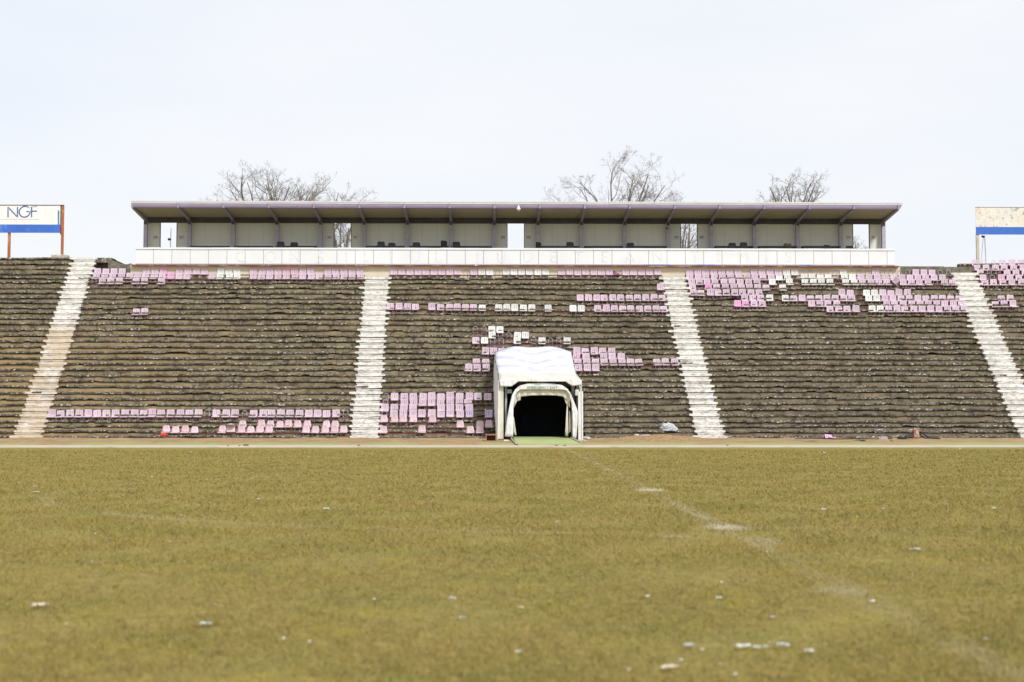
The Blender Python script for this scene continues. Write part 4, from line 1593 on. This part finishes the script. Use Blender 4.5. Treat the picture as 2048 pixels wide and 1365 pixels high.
gpath = [(58.5, 416.2), (55, 413.8), (50.5, 413), (46, 413.8), (41.5, 417), (39, 421), (38.4, 424.5), (39.3, 429), (42, 432.5), (46, 434.6), (50, 434.8), (54.5, 433.2), (58, 430), (60, 425.5), (60.3, 423.6), (53, 423.6)]
strokes([[(16, 434.6), (16, 415), (35, 434.6), (35, 415)], gpath, [(63.2, 434.8), (63.2, 414.5)], [(64.5, 422.8), (73.8, 422.8)]], BY - .006, .082, .004, 'logo_lettering', M['logo'], bb)
strokes([[(64.8, 413.6), (73.6, 413.6)]], BY - .0055, .075, .004, 'worn_letter_bar', M['wornbar'], bb)
rt = MB()
x = 0
random.seed(21)
while x < 78:
    w = random.uniform(.6, 2.2)
    a, b = P(x, 438.6, BY), P(x + w, 438.6, BY)
    hgt = random.uniform(.03, .055)
    rt.box(a.x, b.x, BY - .006, BY - .001, a.z - hgt, a.z + .01)
    x += w + random.uniform(.4, .9)
rt.build('red_lettering', M['redtext'], bb)
strokes([[(117, 449), (117, 424)]], BY - .005, .10, .004, 'teal_bar', M['tealbar'], bb)
fabric_poly([(115.5, 424), (115.6, 419.5), (117.5, 421.5), (119.6, 426), (118.6, 426)], BY - .0045, .004, 'teal_tip', M['tealbar'], bb)

BY2 = 90.0
top32 = tread_z(32, 32) - .02
b2 = thing('billboard', (P(1955, 515, BY2).x, BY2, top32), 'weathered cream advertising board with peeling rusty paint and blue band', 'billboard')
xl, xr = P(1951.5, 440, BY2).x, P(2200, 440, BY2).x
zt, zm_, zb = P(2000, 415.5, BY2).z, P(2000, 454.5, BY2).z, P(2000, 469.5, BY2).z
m = MB()
n = 7
for i in range(n):
    m.box(xl + (xr - xl) * i / n + .003, xl + (xr - xl) * (i + 1) / n - .003, BY2, BY2 + .03, zm_ + .002, zt)
m.build('panel', M['peel'], b2)
m = MB()
m.box(xl, xr, BY2 - .008, BY2 + .03, zb, zm_)
m.build('blue_band', M['blue'], b2)
m = MB()
m.box(xl - .02, xr, BY2 - .01, BY2 + .06, zt + .002, zt + .025)
m.build('top_rail', M['rustdark'], b2)
for px0, px1 in ((1953, 1958.5), (2130, 2136)):
    m = MB()
    a, b = P(px0, 500, BY2 + .05), P(px1, 500, BY2 + .05)
    m.box(a.x, b.x, BY2 + .035, BY2 + .16, top32 - .1, zb + .1)
    m.build('post', M['creampost'], b2)
fl = thing('floodlight', (P(1972, 520, 91).x, 91, top32), 'small dark floodlight on two leaning thin poles under the right billboard', 'floodlight')
m = MB()
a = P(1972.5, 520, 91)
m.tube([(a.x, 91, top32 - .5), P(1969.5, 477, 91)], .022, 6)
m.tube([(P(1959, 522, 91).x, 91, top32 - .5), P(1966.5, 476, 91)], .014, 6)
m.build('pole', M['grey'], fl)
m = MB()
c_ = P(1966.5, 473.5, 91)
m.tube([c_ + Vector((-.12, 0, .05)), c_ + Vector((-.06, 0, .0)), c_ + Vector((.06, 0, -.02)), c_ + Vector((.11, 0, .03))], [.03, .07, .075, .03], 8)
m.build('lamp', M['dark'], fl)
m = MB()
a, b = P(103, 515, 89.6), P(135, 510, 89.6)
m.box(a.x, b.x, 89.5, 90.1, top33 - .02, P(120, 509.8, 89.6).z)
o = m.build('concrete_block', M['stone_pale'], origin=(a.x, 89.5, top33))
bevel_mesh(o.data, .05, 2)
tag(o, 'pale concrete block at the foot of the rusty billboard post', 'block')

# ------------------------------------------------------------------ bare trees behind the stand
def make_tree(px, ytop, halfw, Y, seed, label, stems=5, y_fork=470, dens=1.0):
    rnd = random.Random(seed)
    base = P(px, 600, Y)
    ztop = P(px, ytop, Y).z
    zf = P(px, y_fork, Y).z
    hw = halfw * Y / F
    root = thing('bare_tree', (base.x, Y, 0), label, 'tree', 'leafless trees behind the press box')
    root['_o'] = (0, 0, 0)
    root.location = (0, 0, 0)
    tr, cr = MB(), MB()
    r0 = 0.16 + 0.012 * (ztop - zf) + .03
    tr.tube([(base.x + .1, Y, -.1), (base.x, Y, zf * .4), (base.x + rnd.uniform(-.1, .1), Y, zf * .75), (base.x, Y, zf)], [r0 * 1.7, r0 * 1.3, r0 * 1.1, r0], 10)

    def branch(p, d, L, r, lev):
        ns = 6 if lev == 0 else (5 if lev == 1 else (4 if lev == 2 else 3))
        pts, rads, dirs = [p.copy()], [r], []
        d = d.normalized()
        q = p.copy()
        for i in range(ns):
            jit = 0.10 + 0.07 * lev
            d = (d + Vector((rnd.gauss(0, jit), rnd.gauss(0, jit), rnd.gauss(0, jit) + (0.03 if lev in (1, 2) else 0.0)))).normalized()
            q = q + d * (L / ns)
            pts.append(q.copy())
            rads.append(r * (1 - 0.72 * (i + 1) / ns))
            dirs.append(d.copy())
        (tr if lev == -1 else cr).tube(pts, rads, 6 if lev == 0 else (5 if lev == 1 else 3), cap=False)
        if lev >= 4 or L < 0.28:
            return
        nb = [6, 6, 5, 3][lev]
        nb = max(2, int(nb * dens + rnd.random()))
        for b in range(nb):
            f = rnd.uniform(0.28, 1.0) if lev else rnd.uniform(0.3, 1.0)
            k = min(ns - 1, int(f * ns))
            pp = pts[k].lerp(pts[k + 1], f * ns - k) if k < ns else pts[-1]
            ax = dirs[k].orthogonal().normalized()
            ax.rotate(Matrix.Rotation(rnd.uniform(0, 2 * math.pi), 3, dirs[k]))
            ang = rnd.uniform(0.45, 0.95)
            nd = dirs[k] * math.cos(ang) + ax * math.sin(ang)
            nd.y *= 0.8
            nL = L * rnd.uniform(0.34, 0.60) * (1.15 - 0.5 * f)
            nr = max(0.0065, rads[k] * rnd.uniform(0.38, 0.58))
            branch(pp, nd, nL, nr, lev + 1)

    H = ztop - zf
    for s in range(stems):
        f = (s + 0.5) / stems * 2 - 1
        f += rnd.uniform(-.12, .12)
        tx = f * hw * 1.32
        tz = H * math.sqrt(max(0.12, 1 - 0.80 * f * f)) * rnd.uniform(.86, 1.0)
        tgt = Vector((tx, rnd.uniform(-1, 1) * hw * .6, tz))
        branch(Vector((base.x, Y, zf - rnd.uniform(0, .5))), Vector((tx * .85, tgt.y * .7, tz)), tgt.length * 0.84, r0 * rnd.uniform(.34, .56), 0)
    tr.build('trunk', M['bark'], root)
    cr.build('crown', M['twig'], root)


make_tree(520, 318, 112, 106, 3, 'wide bare tree rising left of the cluster above the press box roof', 8, 490)
make_tree(578, 300, 84, 109, 14, 'tallest bare tree of the left cluster above the roof', 5, 500)
make_tree(645, 335, 88, 104, 25, 'bare tree right of the tallest one in the left cluster', 5, 495)
make_tree(686, 372, 50, 108, 36, 'short bare tree whose branches show through the second doorway', 9, 600)
make_tree(1240, 300, 122, 105, 43, 'largest bare tree standing alone above the middle of the roof', 9, 500)
make_tree(1366, 376, 46, 110, 58, 'low bare tree whose branches show through the fourth doorway', 9, 600)
make_tree(1505, 372, 38, 112, 69, 'faint low bare tree left of the rounded one', 4, 490)
make_tree(1592, 322, 74, 107, 70, 'rounded bare tree standing above the right part of the roof', 8, 470)
make_tree(1712, 463, 34, 110, 81, 'small bare tree seen only through the far right doorway', 6, 540)


# ------------------------------------------------------------------ litter and odds and ends
def crumple(sx, sy, sz, seed, mat, name, loc, rz=0.0, sub=2):
    bm = bmesh.new()
    bmesh.ops.create_icosphere(bm, subdivisions=sub, radius=1)
    for v in bm.verts:
        k = 1 + 0.75 * mnoise.noise(v.co * 1.6 + Vector((seed * 3.7, seed, 0))) + 0.5 * mnoise.noise(v.co * 4 + Vector((0, seed * 2.1, seed)))
        v.co = Vector((v.co.x * k * sx, v.co.y * k * sy, max(-0.35, v.co.z * k) * sz))
    me = bpy.data.meshes.new(name)
    bm.to_mesh(me)
    bm.free()
    me.materials.append(mat)
    o = bpy.data.objects.new(name, me)
    COL.objects.link(o)
    o.location = loc
    o.rotation_euler = (0, 0, rz)
    return o


def scrap(sx, sy, sz, seed, mat, name, loc, rz=0.0, sub=2):
    """a torn, creased sheet"""
    m = MB()
    nx_, ny_ = 9, 6
    V = []
    sy = max(sy, sx * .7)
    for j in range(ny_ + 1):
        for i in range(nx_ + 1):
            u, v = i / nx_ * 2 - 1, j / ny_ * 2 - 1
            e = 1 + 0.45 * n3(u * 1.9 + seed * 3.3, v * 1.9, seed)
            f = abs(n3(u * 1.8 + seed, v * 1.8, seed * 2.0)) * 2.6 + abs(n3(u * 4 + seed, v * 4, 5.0)) * .9
            V.append((u * sx * e, v * sy * e * .9, sz * (f - .25) + .002))
    N = len(V)
    V += [(a, b, c - .003) for a, b, c in V]
    Fc = []
    for j in range(ny_):
        for i in range(nx_):
            a = j * (nx_ + 1) + i
            Fc += [(a, a + 1, a + nx_ + 2, a + nx_ + 1), (N + a + nx_ + 1, N + a + nx_ + 2, N + a + 1, N + a)]
    m.add(V, Fc)
    o = bpy.data.objects.new(name, m.mesh(name, mat))
    COL.objects.link(o)
    o.location = loc
    o.rotation_euler = (0, 0, rz)
    return o


LIT = [  # px, py, width px, height px, material, label
    (80, 1215, 32, 10, 'paper_beige', 'large crumpled beige rag on the grass at lower left'),
    (412, 1254, 24, 7, 'paper_blue', 'flat clear plastic scrap on the grass below left centre'),
    (905, 1202, 14, 8, 'paper', 'white crumpled paper ball on the grass below centre'),
    (430, 1215, 8, 5, 'paper_beige', 'small pale scrap just above the flat plastic scrap'),
    (567, 1283, 6, 6, 'paper', 'left one of two tiny white bits near the bottom edge'),
    (619, 1290, 6, 7, 'paper', 'right one of two tiny white bits near the bottom edge'),
    (517, 1000, 6, 4, 'paper', 'white bit on the far grass between the arcs of the centre circle'),
    (653, 1020, 10, 4, 'paper', 'flat white scrap left of the tunnel axis on the far grass'),
    (304, 955, 4, 3, 'paper', 'tiny bright speck on the far left grass'),
    (71, 986, 15, 3, 'paper', 'long white strip lying on the far left grass'),
    (70, 975, 7, 2.5, 'paper', 'short white strip just beyond the long one at left'),
    (36, 967, 6, 2.5, 'paper', 'small white scrap nearest the left picture edge'),
    (362, 1033, 4, 3, 'paper', 'tiny white speck below the left arc of the circle'),
    (190, 1071, 4, 3, 'paper', 'tiny white speck in the left middle of the pitch'),
    (340, 1087, 4, 3, 'paper', 'tiny white speck right of another in the left middle of the pitch'),
    (184, 1129, 6, 3, 'paper_beige', 'pale beige scrap in the left middle of the pitch'),
    (132, 1254, 4, 5, 'paper', 'tiny pale bit below the beige rag'),
    (748, 1204, 6, 4, 'paper', 'small white bit left of the crumpled paper ball'),
    (757, 1057, 5, 3, 'paper', 'small white bit on the middle grass left of centre'),
    (925, 1242, 16, 3, 'paper_blue', 'thin pale strip below the crumpled paper ball'),
    (864, 990, 4, 2.5, 'paper', 'tiny white speck far out in front of the tunnel'),
    (618, 915, 5, 2.5, 'paper', 'tiny white speck close to the path left of the tunnel'),
    (381, 905, 5, 2, 'paper', 'tiny white speck close to the path at far left'),
    (1042, 1221, 11, 6, 'paper_beige', 'pale round scrap in the lower middle of the pitch'),
    (1296, 1198, 8, 5, 'paper', 'white bit left of the bright paper lump'),
    (1437, 1201, 11, 7, 'paper', 'bright white paper lump right of centre'),
    (1443, 1169, 6, 6, 'paper', 'small white bit just beyond the bright paper lump'),
    (1744, 1208, 10, 6, 'paper', 'white scrap beside the near chalk patch'),
    (1545, 1241, 10, 4, 'paper_blue', 'pale folded wrapper on the grass right of centre'),
    (1380, 1298, 22, 7, 'paper_blue', 'bluish wrapper left of the row of scraps near the bottom edge'),
    (1405, 1306, 7, 6, 'paper', 'small white bit just right of the bluish wrapper'),
    (1488, 1299, 31, 6, 'paper', 'long thin white stick in the row of scraps'),
    (1514, 1302, 16, 6, 'paper', 'flat white scrap touching the thin white stick'),
    (1530, 1301, 10, 6, 'paper_blue', 'pale scrap in the middle of the row of scraps'),
    (1542, 1294, 12, 6, 'paper_beige', 'tilted beige scrap in the row of scraps'),
    (1566, 1296, 26, 10, 'paper_blue', 'torn pale blue wrapper ending the row of scraps'),
    (1617, 1309, 18, 10, 'paper', 'white crumpled tissue right of the row of scraps'),
    (1362, 1327, 9, 7, 'paper', 'white bit beside the straw coloured leaf'),
    (1338, 1341, 34, 10, 'paper_beige', 'straw coloured dry leaf at the bottom edge'),
    (1258, 1347, 7, 6, 'paper', 'white bit left of the straw coloured leaf'),
    (1470, 1356, 7, 7, 'paper', 'white bit right of the straw coloured leaf'),
    (1441, 1335, 8, 6, 'paper_beige', 'pale bit above the lowest white bit'),
    (1648, 1021, 10, 5, 'paper', 'white scrap on the far grass right of the chalk line'),
    (1714, 1036, 6, 4, 'paper_beige', 'beige scrap right of the far white scrap'),
    (1766, 1020, 6, 3, 'paper', 'small white scrap beyond the beige one at right'),
    (1988, 1018, 7, 6, 'paper', 'round white lump on the far right grass'),
    (1830, 1102, 21, 3.5, 'paper_blue', 'long flat pale strip on the right of the pitch'),
    (1068, 1099, 6, 4, 'red', 'red bottle cap like bit in the middle of the pitch'),
    (1112, 911, 5, 2.5, 'red', 'red speck close to the path in front of the tunnel'),
    (1534, 1108, 4, 3.5, 'paper', 'tiny pale speck beside the halfway line'),
    (1676, 1112, 7, 2.5, 'paper_beige', 'tiny beige scrap right of the halfway line'),
    (1649, 906, 5, 2.5, 'paper', 'white speck close to the path right of the mound'),
    (1920, 898, 5, 2, 'paper', 'white speck close to the path at far right'),
    (1972, 1285, 8, 4, 'paper_blue', 'pale scrap near the right picture edge'),
    (1114, 1047, 5, 3, 'paper', 'small white bit in front of the tunnel on the middle grass'),
    (1036, 1312, 9, 5, 'paper', 'pale bit near the bottom centre'),
]
for i, (px, py, w, h, mk, lab) in enumerate(LIT):
    g = G(px, py + h * .35)
    mpp = g.y / F
    sx = w * mpp / 2 * .92
    sz = h * mpp * 0.34
    sy = max(sx * .55, sz)
    o = (scrap if w > 1.5 * h else crumple)(sx, sy, sz, i + 1, M[mk], 'litter_scrap', (g.x, g.y, max(.012, sz * .35) + .008), random.uniform(-.3, .3), 2)
    tag(o, lab, 'litter', 'litter scattered on the pitch')

# stones on the path
for i, (px, w, lab) in enumerate([(492, 10, 'largest grey stone on the path left of the tunnel'), (482, 4, 'small stone left of the largest one on the path'), (462, 4, 'small stone farther left on the path'), (718, 6, 'stone on the path below the left stairway'),
                                  (1112, 6, 'left stone on the path in front of the runner'), (1128, 6, 'right stone on the path in front of the runner'), (1455, 5, 'stone on the path below the right stairway')]):
    g = P(px, 892, 68.5)
    s = w * 68.5 / F / 2
    tag(crumple(s, s * .8, s * .6, 50 + i, M['stone'], 'stone', (g.x, 68.5 - (i % 3) * .4, .045 + s * .2)), lab, 'stone', 'stones lying on the path')

# wooden crate left of the tunnel
p = P(982.5, 882, 73.6)
zc_ = bank_z(73.6)
w2, hh = .275, .31
cr = thing('wooden_crate', (p.x, 73.6, zc_), 'small open wooden crate standing left of the tunnel mouth', 'crate')
m = MB()
m.box(p.x - w2, p.x + w2, 73.6, 74.0, zc_, zc_ + .035)
m.box(p.x - w2, p.x - w2 + .035, 73.602, 74.0, zc_ + .036, zc_ + hh)
m.box(p.x + w2 - .05, p.x + w2, 73.602, 74.0, zc_ + .036, zc_ + hh)
m.box(p.x - w2 - .01, p.x + w2 + .01, 73.59, 74.01, zc_ + hh + .001, zc_ + hh + .05)
m.build('sides', M['wood'], cr)
m = MB()
m.box(p.x - w2 + .04, p.x + w2 - .055, 73.97, 73.99, zc_ + .036, zc_ + hh - .001)
m.build('back_panel', M['rustdark'], cr)
# red canister under the seats at left
p = P(328, 870, 75.6)
m = MB()
zr = P(328, 873, 75.6).z
m.tube([(p.x - .17, 75.65, zr + .09), (p.x + .05, 75.65, zr + .09), (p.x + .1, 75.65, zr + .09), (p.x + .17, 75.65, zr + .09)], [.085, .09, .04, .03], 10)
tag(m.build('red_canister', M['red'], origin=(p.x, 75.65, zr)), 'bright red plastic canister lying under the lowest left seats', 'canister')
# plastic sack on the second step right of the tunnel
p = P(1336, 856, YK[1] + .12)
o = crumple(.37, .2, .24, 5, M['bag'], 'plastic_sack', (p.x, YK[1] + .1, tread_z(1, p.x) + .07), .1, 3)
tag(o, 'crumpled pale blue plastic sack on a low step right of the tunnel', 'sack')
p = P(1322, 858, YK[1] + .0)
m = MB()
m.tube([(p.x - .06, YK[1] + .06, tread_z(1, p.x) + .01), (p.x, YK[1] + .06, tread_z(1, p.x) + .14), (p.x + .07, YK[1] + .06, tread_z(1, p.x) + .2)], .03, 6)
tag(m.build('cardboard_tube', M['paper_beige'], origin=p), 'beige cardboard tube leaning against the plastic sack', 'tube')
ODD = [(1274, 869, 9, 4, 'paper', 'white lump at the top left of the soil mound', 'rubbish'), (1294, 870, 22, 2, 'paper', 'thin white sheet on top of the soil mound', 'rubbish'), (1311, 868.5, 12, 3, 'bag', 'pale sheet of plastic on top of the soil mound', 'rubbish'),
       (1174, 874, 15, 9, 'bag', 'pale lilac bundle beside the right tunnel post', 'bundle'), (1166, 881, 12, 5, 'orange', 'orange bag at the foot of the right tunnel post', 'bag'), (1164, 886, 14, 4, 'paper', 'white rubbish at the end of the right timber edge', 'rubbish'),
       (1012, 883, 12, 4, 'paper', 'white torn paper right of the crate', 'rubbish'), (1720, 879, 22, 6, 'stone', 'heap of grey rubble right of the pink seat on the ground', 'rubble'), (1731, 872, 8, 4, 'dustpink', 'pinkish lump behind the grey rubble', 'rubbish'),
       (972, 867, 10, 7, 'stone', 'grey lump left of the tunnel on the lowest step', 'rubbish'), (1614, 883, 36, 1.5, 'dustpink', 'long flat pink strip on the ground right of the stairs', 'strip'), (1780, 886, 16, 2, 'dustpink', 'flat pink sheet in front of the pink panel', 'sheet'),
       (1758, 854, 14, 2.5, 'seat_P', 'pale flake on the lowest step left of the rusty cabinet', 'flake'), (1824, 853, 14, 2.5, 'seat_P', 'pale flake on the lowest step above the rusty cabinet', 'flake'), (1720, 843, 10, 2, 'dustpink', 'mauve scrap on the second step left of the cabinet', 'scrap')]
for i, (px, py, w, h, mk, lab, cat) in enumerate(ODD):
    Y = 75.0 if py > 866 else (YK[1] + .05 if py > 848 else YK[2] + .05)
    p = P(px, py + h * .4, Y)
    if py > 866:
        zg = bank_z(Y) + (0.20 if 1260 < px < 1330 else 0)
        if py > 878:
            Y = 73.6
            p = P(px, py, Y)
            zg = bank_z(Y)
        if px < 985:
            Y = YK[0] + .05
            zg = tread_z(0, p.x)
    else:
        zg = tread_z(1 if py > 848 else 2, p.x)
    s = w * Y / F / 2
    sz = h * Y / F * .45
    o = crumple(s, max(.06, s * .5), sz, 70 + i, M[mk], cat if cat != 'rubbish' else 'rubbish_lump', (p.x, Y, zg + sz * .3 + .015), 0, 2)
    tag(o, lab, cat)
# fallen bright pink seat and leaning panel on the ground at right
fs = bpy.data.objects.new('pink_chair', None)
COL.objects.link(fs)
p = P(1665, 877, 75.3)
fs.location = (p.x, 75.3, bank_z(75.3) + .12)
fs.rotation_euler = (-.55, .1, .25)
for nm, me in zip(('backrest', 'seat_pan'), PROTO['H']):
    ch = bpy.data.objects.new(nm, me)
    COL.objects.link(ch)
    ch.parent = fs
tag(fs, 'bright pink seat torn off and lying on the ground at right', 'seat', SGROUP['P'])
p = P(1768, 884, 74.8)
m = MB()
m.prism_x([(74.8, bank_z(74.8)), (75.0, bank_z(74.8) + .17), (75.03, bank_z(74.8) + .16), (74.83, bank_z(74.8) - .01)], p.x - .23, p.x + .23)
m.box(p.x - .17, p.x - .15, 74.85, 74.87, bank_z(74.8) + .04, bank_z(74.8) + .16)
tag(m.build('leaning_sheet', M['dustpink'], origin=(p.x, 74.8, bank_z(74.8))), 'dusty pink panel leaning on the ground left of the cabinet cables', 'panel')
# rusty cabinet with four black cables
p0, p1 = P(1828, 878, 75.2), P(1838.5, 857.5, 75.2)
cbx = thing('electrical_cabinet', ((p0.x + p1.x) / 2, 75.2, bank_z(75.2)), 'rusty electrical cabinet on a post in front of the right block', 'cabinet')
m = MB()
zc0 = P(1833, 876, 75.2).z
m.box(p0.x, p1.x, 75.2, 75.42, zc0, p1.z)
o = m.build('cabinet_body', M['boxrust'], cbx)
bevel_mesh(o.data, .01, 1)
m = MB()
m.box(p0.x - .015, p1.x + .015, 75.18, 75.44, p1.z + .002, p1.z + .03)
m.build('lid', M['creampost'], cbx)
m = MB()
xm = (p0.x + p1.x) / 2
m.box(xm - .035, xm + .035, 75.27, 75.34, bank_z(75.2) - .05, zc0)
m.build('post', M['creampost'], cbx)
m = MB()
m.box(xm - .02, xm + .06, 75.19, 75.199, zc0 + .22, zc0 + .4)
m.build('door_plate', M['paper_beige'], cbx)
for i, (pts, lab) in enumerate((([(1829, 863), (1818, 869), (1806, 877), (1797, 881)], 'outer black cable left of the rusty cabinet'), ([(1829, 865.5), (1820, 873), (1811, 880), (1795, 882)], 'inner black cable left of the rusty cabinet'),
                                ([(1838, 863), (1848, 869), (1860, 877), (1880, 880.5)], 'outer black cable right of the rusty cabinet'), ([(1838, 866), (1843, 873), (1850, 880), (1868, 882)], 'inner black cable right of the rusty cabinet'))):
    m = MB()
    pp = [P(a, b, 75.25 - q * .12) for q, (a, b) in enumerate(pts)]
    for q in pp:
        q.z = max(q.z, bank_z(q.y) + .05)
    m.tube(pp, .038, 6)
    tag(m.build('power_cable', M['dark'], origin=pp[0]), lab, 'cable', 'cables of the rusty cabinet')
m = MB()
pp = [P(a, 882 + .8 * math.sin(a * .05), 74.9) for a in range(1590, 1800, 15)]
for q in pp:
    q.z = bank_z(q.y) + .045 + .01 * math.sin(q.x * 3)
m.tube(pp, .03, 6)
tag(m.build('ground_pipe', M['dark'], origin=pp[0]), 'black pipe lying along the foot of the right block', 'pipe')
# weeds on the steps
WEEDS = [(112, 556, 'B', 'tall weed growing on the steps beside the far left stairway'), (190, 676, 'L', 'green weed on the steps left of another in the left block'), (331, 678, 'L', 'green weed on the steps in the left block middle'),
         (474, 587, 'L', 'small weed in the upper left block'), (710, 582, 'L', 'weed beside the top of the stairway left of the tunnel block'), (704, 690, 'L', 'weed beside the middle of the stairway left of the tunnel block'), (584, 648, 'L', 'small weed in the middle of the left block'),
         (1140, 573, 'R', 'weed on an upper step of the tunnel block'), (1790, 636, 'R', 'weed below the seats of the right block'), (1878, 648, 'R', 'faint weed at the right end of the right block'), (2044, 722, 'R', 'weed at the right picture edge'), (958, 780, 'R', 'weed above the seats left of the tunnel'), (972, 825, 'R', 'weed behind the lilac seat left of the tunnel')]
for i, (px, py, sd, lab) in enumerate(WEEDS):
    L_ = LRr if sd == 'R' else LL
    k = min(range(30), key=lambda q: abs(L_[q] - 5 - (py + 4)))
    p = P(px, py, YK[k] + .12)
    rnd = random.Random(i)
    m = MB()
    z0 = tread_z(k, p.x)
    R_ = .26 if i == 0 else .16
    for q in range(70 if i == 0 else 45):
        a = rnd.uniform(0, 6.28)
        h = rnd.uniform(.03, R_)
        rr = rnd.uniform(0, R_)
        c_ = Vector((p.x + rr * math.cos(a), YK[k] + .14 + rr * .5 * math.sin(a), z0 + h))
        d = Vector((rnd.gauss(0, 1), rnd.gauss(0, 1), rnd.gauss(0, .6))).normalized() * rnd.uniform(.03, .06)
        e = d.orthogonal().normalized() * .018
        m.add([c_ - d, c_ + e, c_ + d, c_ - e], [(0, 1, 2, 3)])
        if q % 4 == 0:
            m.tube([(p.x, YK[k] + .14, z0 - .02), c_], .005, 3)
    tag(m.build('weed', M['weed'], origin=(p.x, YK[k] + .14, z0)), lab, 'weed', 'weeds growing on the terrace')

# ------------------------------------------------------------------ light
SUN_EL, SUN_AZ = 44, 148   # degrees; azimuth clockwise from +Y
w = bpy.data.worlds.new('World')
SC.world = w
w.use_nodes = True
nt = w.node_tree
bg = nt.nodes['Background']
sky = nt.nodes.new('ShaderNodeTexSky')
sky.sky_type = 'NISHITA'
sky.sun_disc = False
sky.sun_elevation = R(SUN_EL)
sky.sun_rotation = R(SUN_AZ)
sky.air_density = 1.0
sky.dust_density = 3.0
tc = nt.nodes.new('ShaderNodeTexCoord')
nz = nt.nodes.new('ShaderNodeTexNoise')
nz.inputs['Scale'].default_value = 2.2
nz.inputs['Detail'].default_value = 5
mp = nt.nodes.new('ShaderNodeMapping')
mp.inputs['Scale'].default_value = (1, 1, 3.5)
nt.links.new(tc.outputs['Generated'], mp.inputs['Vector'])
nt.links.new(mp.outputs[0], nz.inputs['Vector'])
cl = nt.nodes.new('ShaderNodeMix')
cl.data_type = 'RGBA'
cl.inputs[6].default_value = (4.25, 4.48, 4.90, 1)
cl.inputs[7].default_value = (4.85, 4.92, 5.02, 1)
rm = nt.nodes.new('ShaderNodeMapRange')
rm.inputs['From Min'].default_value = 0.3
rm.inputs['From Max'].default_value = 0.66
nt.links.new(nz.outputs['Fac'], rm.inputs['Value'])
nt.links.new(rm.outputs[0], cl.inputs[0])
mx = nt.nodes.new('ShaderNodeMix')
mx.data_type = 'RGBA'
mx.inputs[0].default_value = 0.93
nt.links.new(sky.outputs[0], mx.inputs[6])
nt.links.new(cl.outputs[2], mx.inputs[7])
nt.links.new(mx.outputs[2], bg.inputs['Color'])
bg.inputs['Strength'].default_value = 0.1
sl = bpy.data.lights.new('sun', 'SUN')
sl.energy = 1.5
sl.angle = R(10)
sl.color = (1.0, 0.98, 0.955)
so = bpy.data.objects.new('sun', sl)
COL.objects.link(so)
az, el = R(SUN_AZ), R(SUN_EL)
dsun = Vector((math.sin(az) * math.cos(el), math.cos(az) * math.cos(el), math.sin(el)))
so.rotation_euler = dsun.to_track_quat('Z', 'Y').to_euler()
so.location = dsun * 200
SC.view_settings.view_transform = 'Standard'
SC.view_settings.look = 'None'
SC.view_settings.gamma = 1
SC.view_settings.exposure = 1.0
SC.render.engine = 'CYCLES'
SC.cycles.use_denoising = True
SC.cycles.denoising_input_passes = 'RGB_ALBEDO_NORMAL'
SC.cycles.use_adaptive_sampling = False
SC.cycles.sample_clamp_indirect = 4
SC.cycles.max_bounces = 5
SC.cycles.caustics_reflective = False
SC.cycles.caustics_refractive = False
SC.render.resolution_x = 1024
SC.render.resolution_y = 682
for o in SC.objects:
    if '_o' in o:
        del o['_o']
print('seats', NSEAT, NFAR)
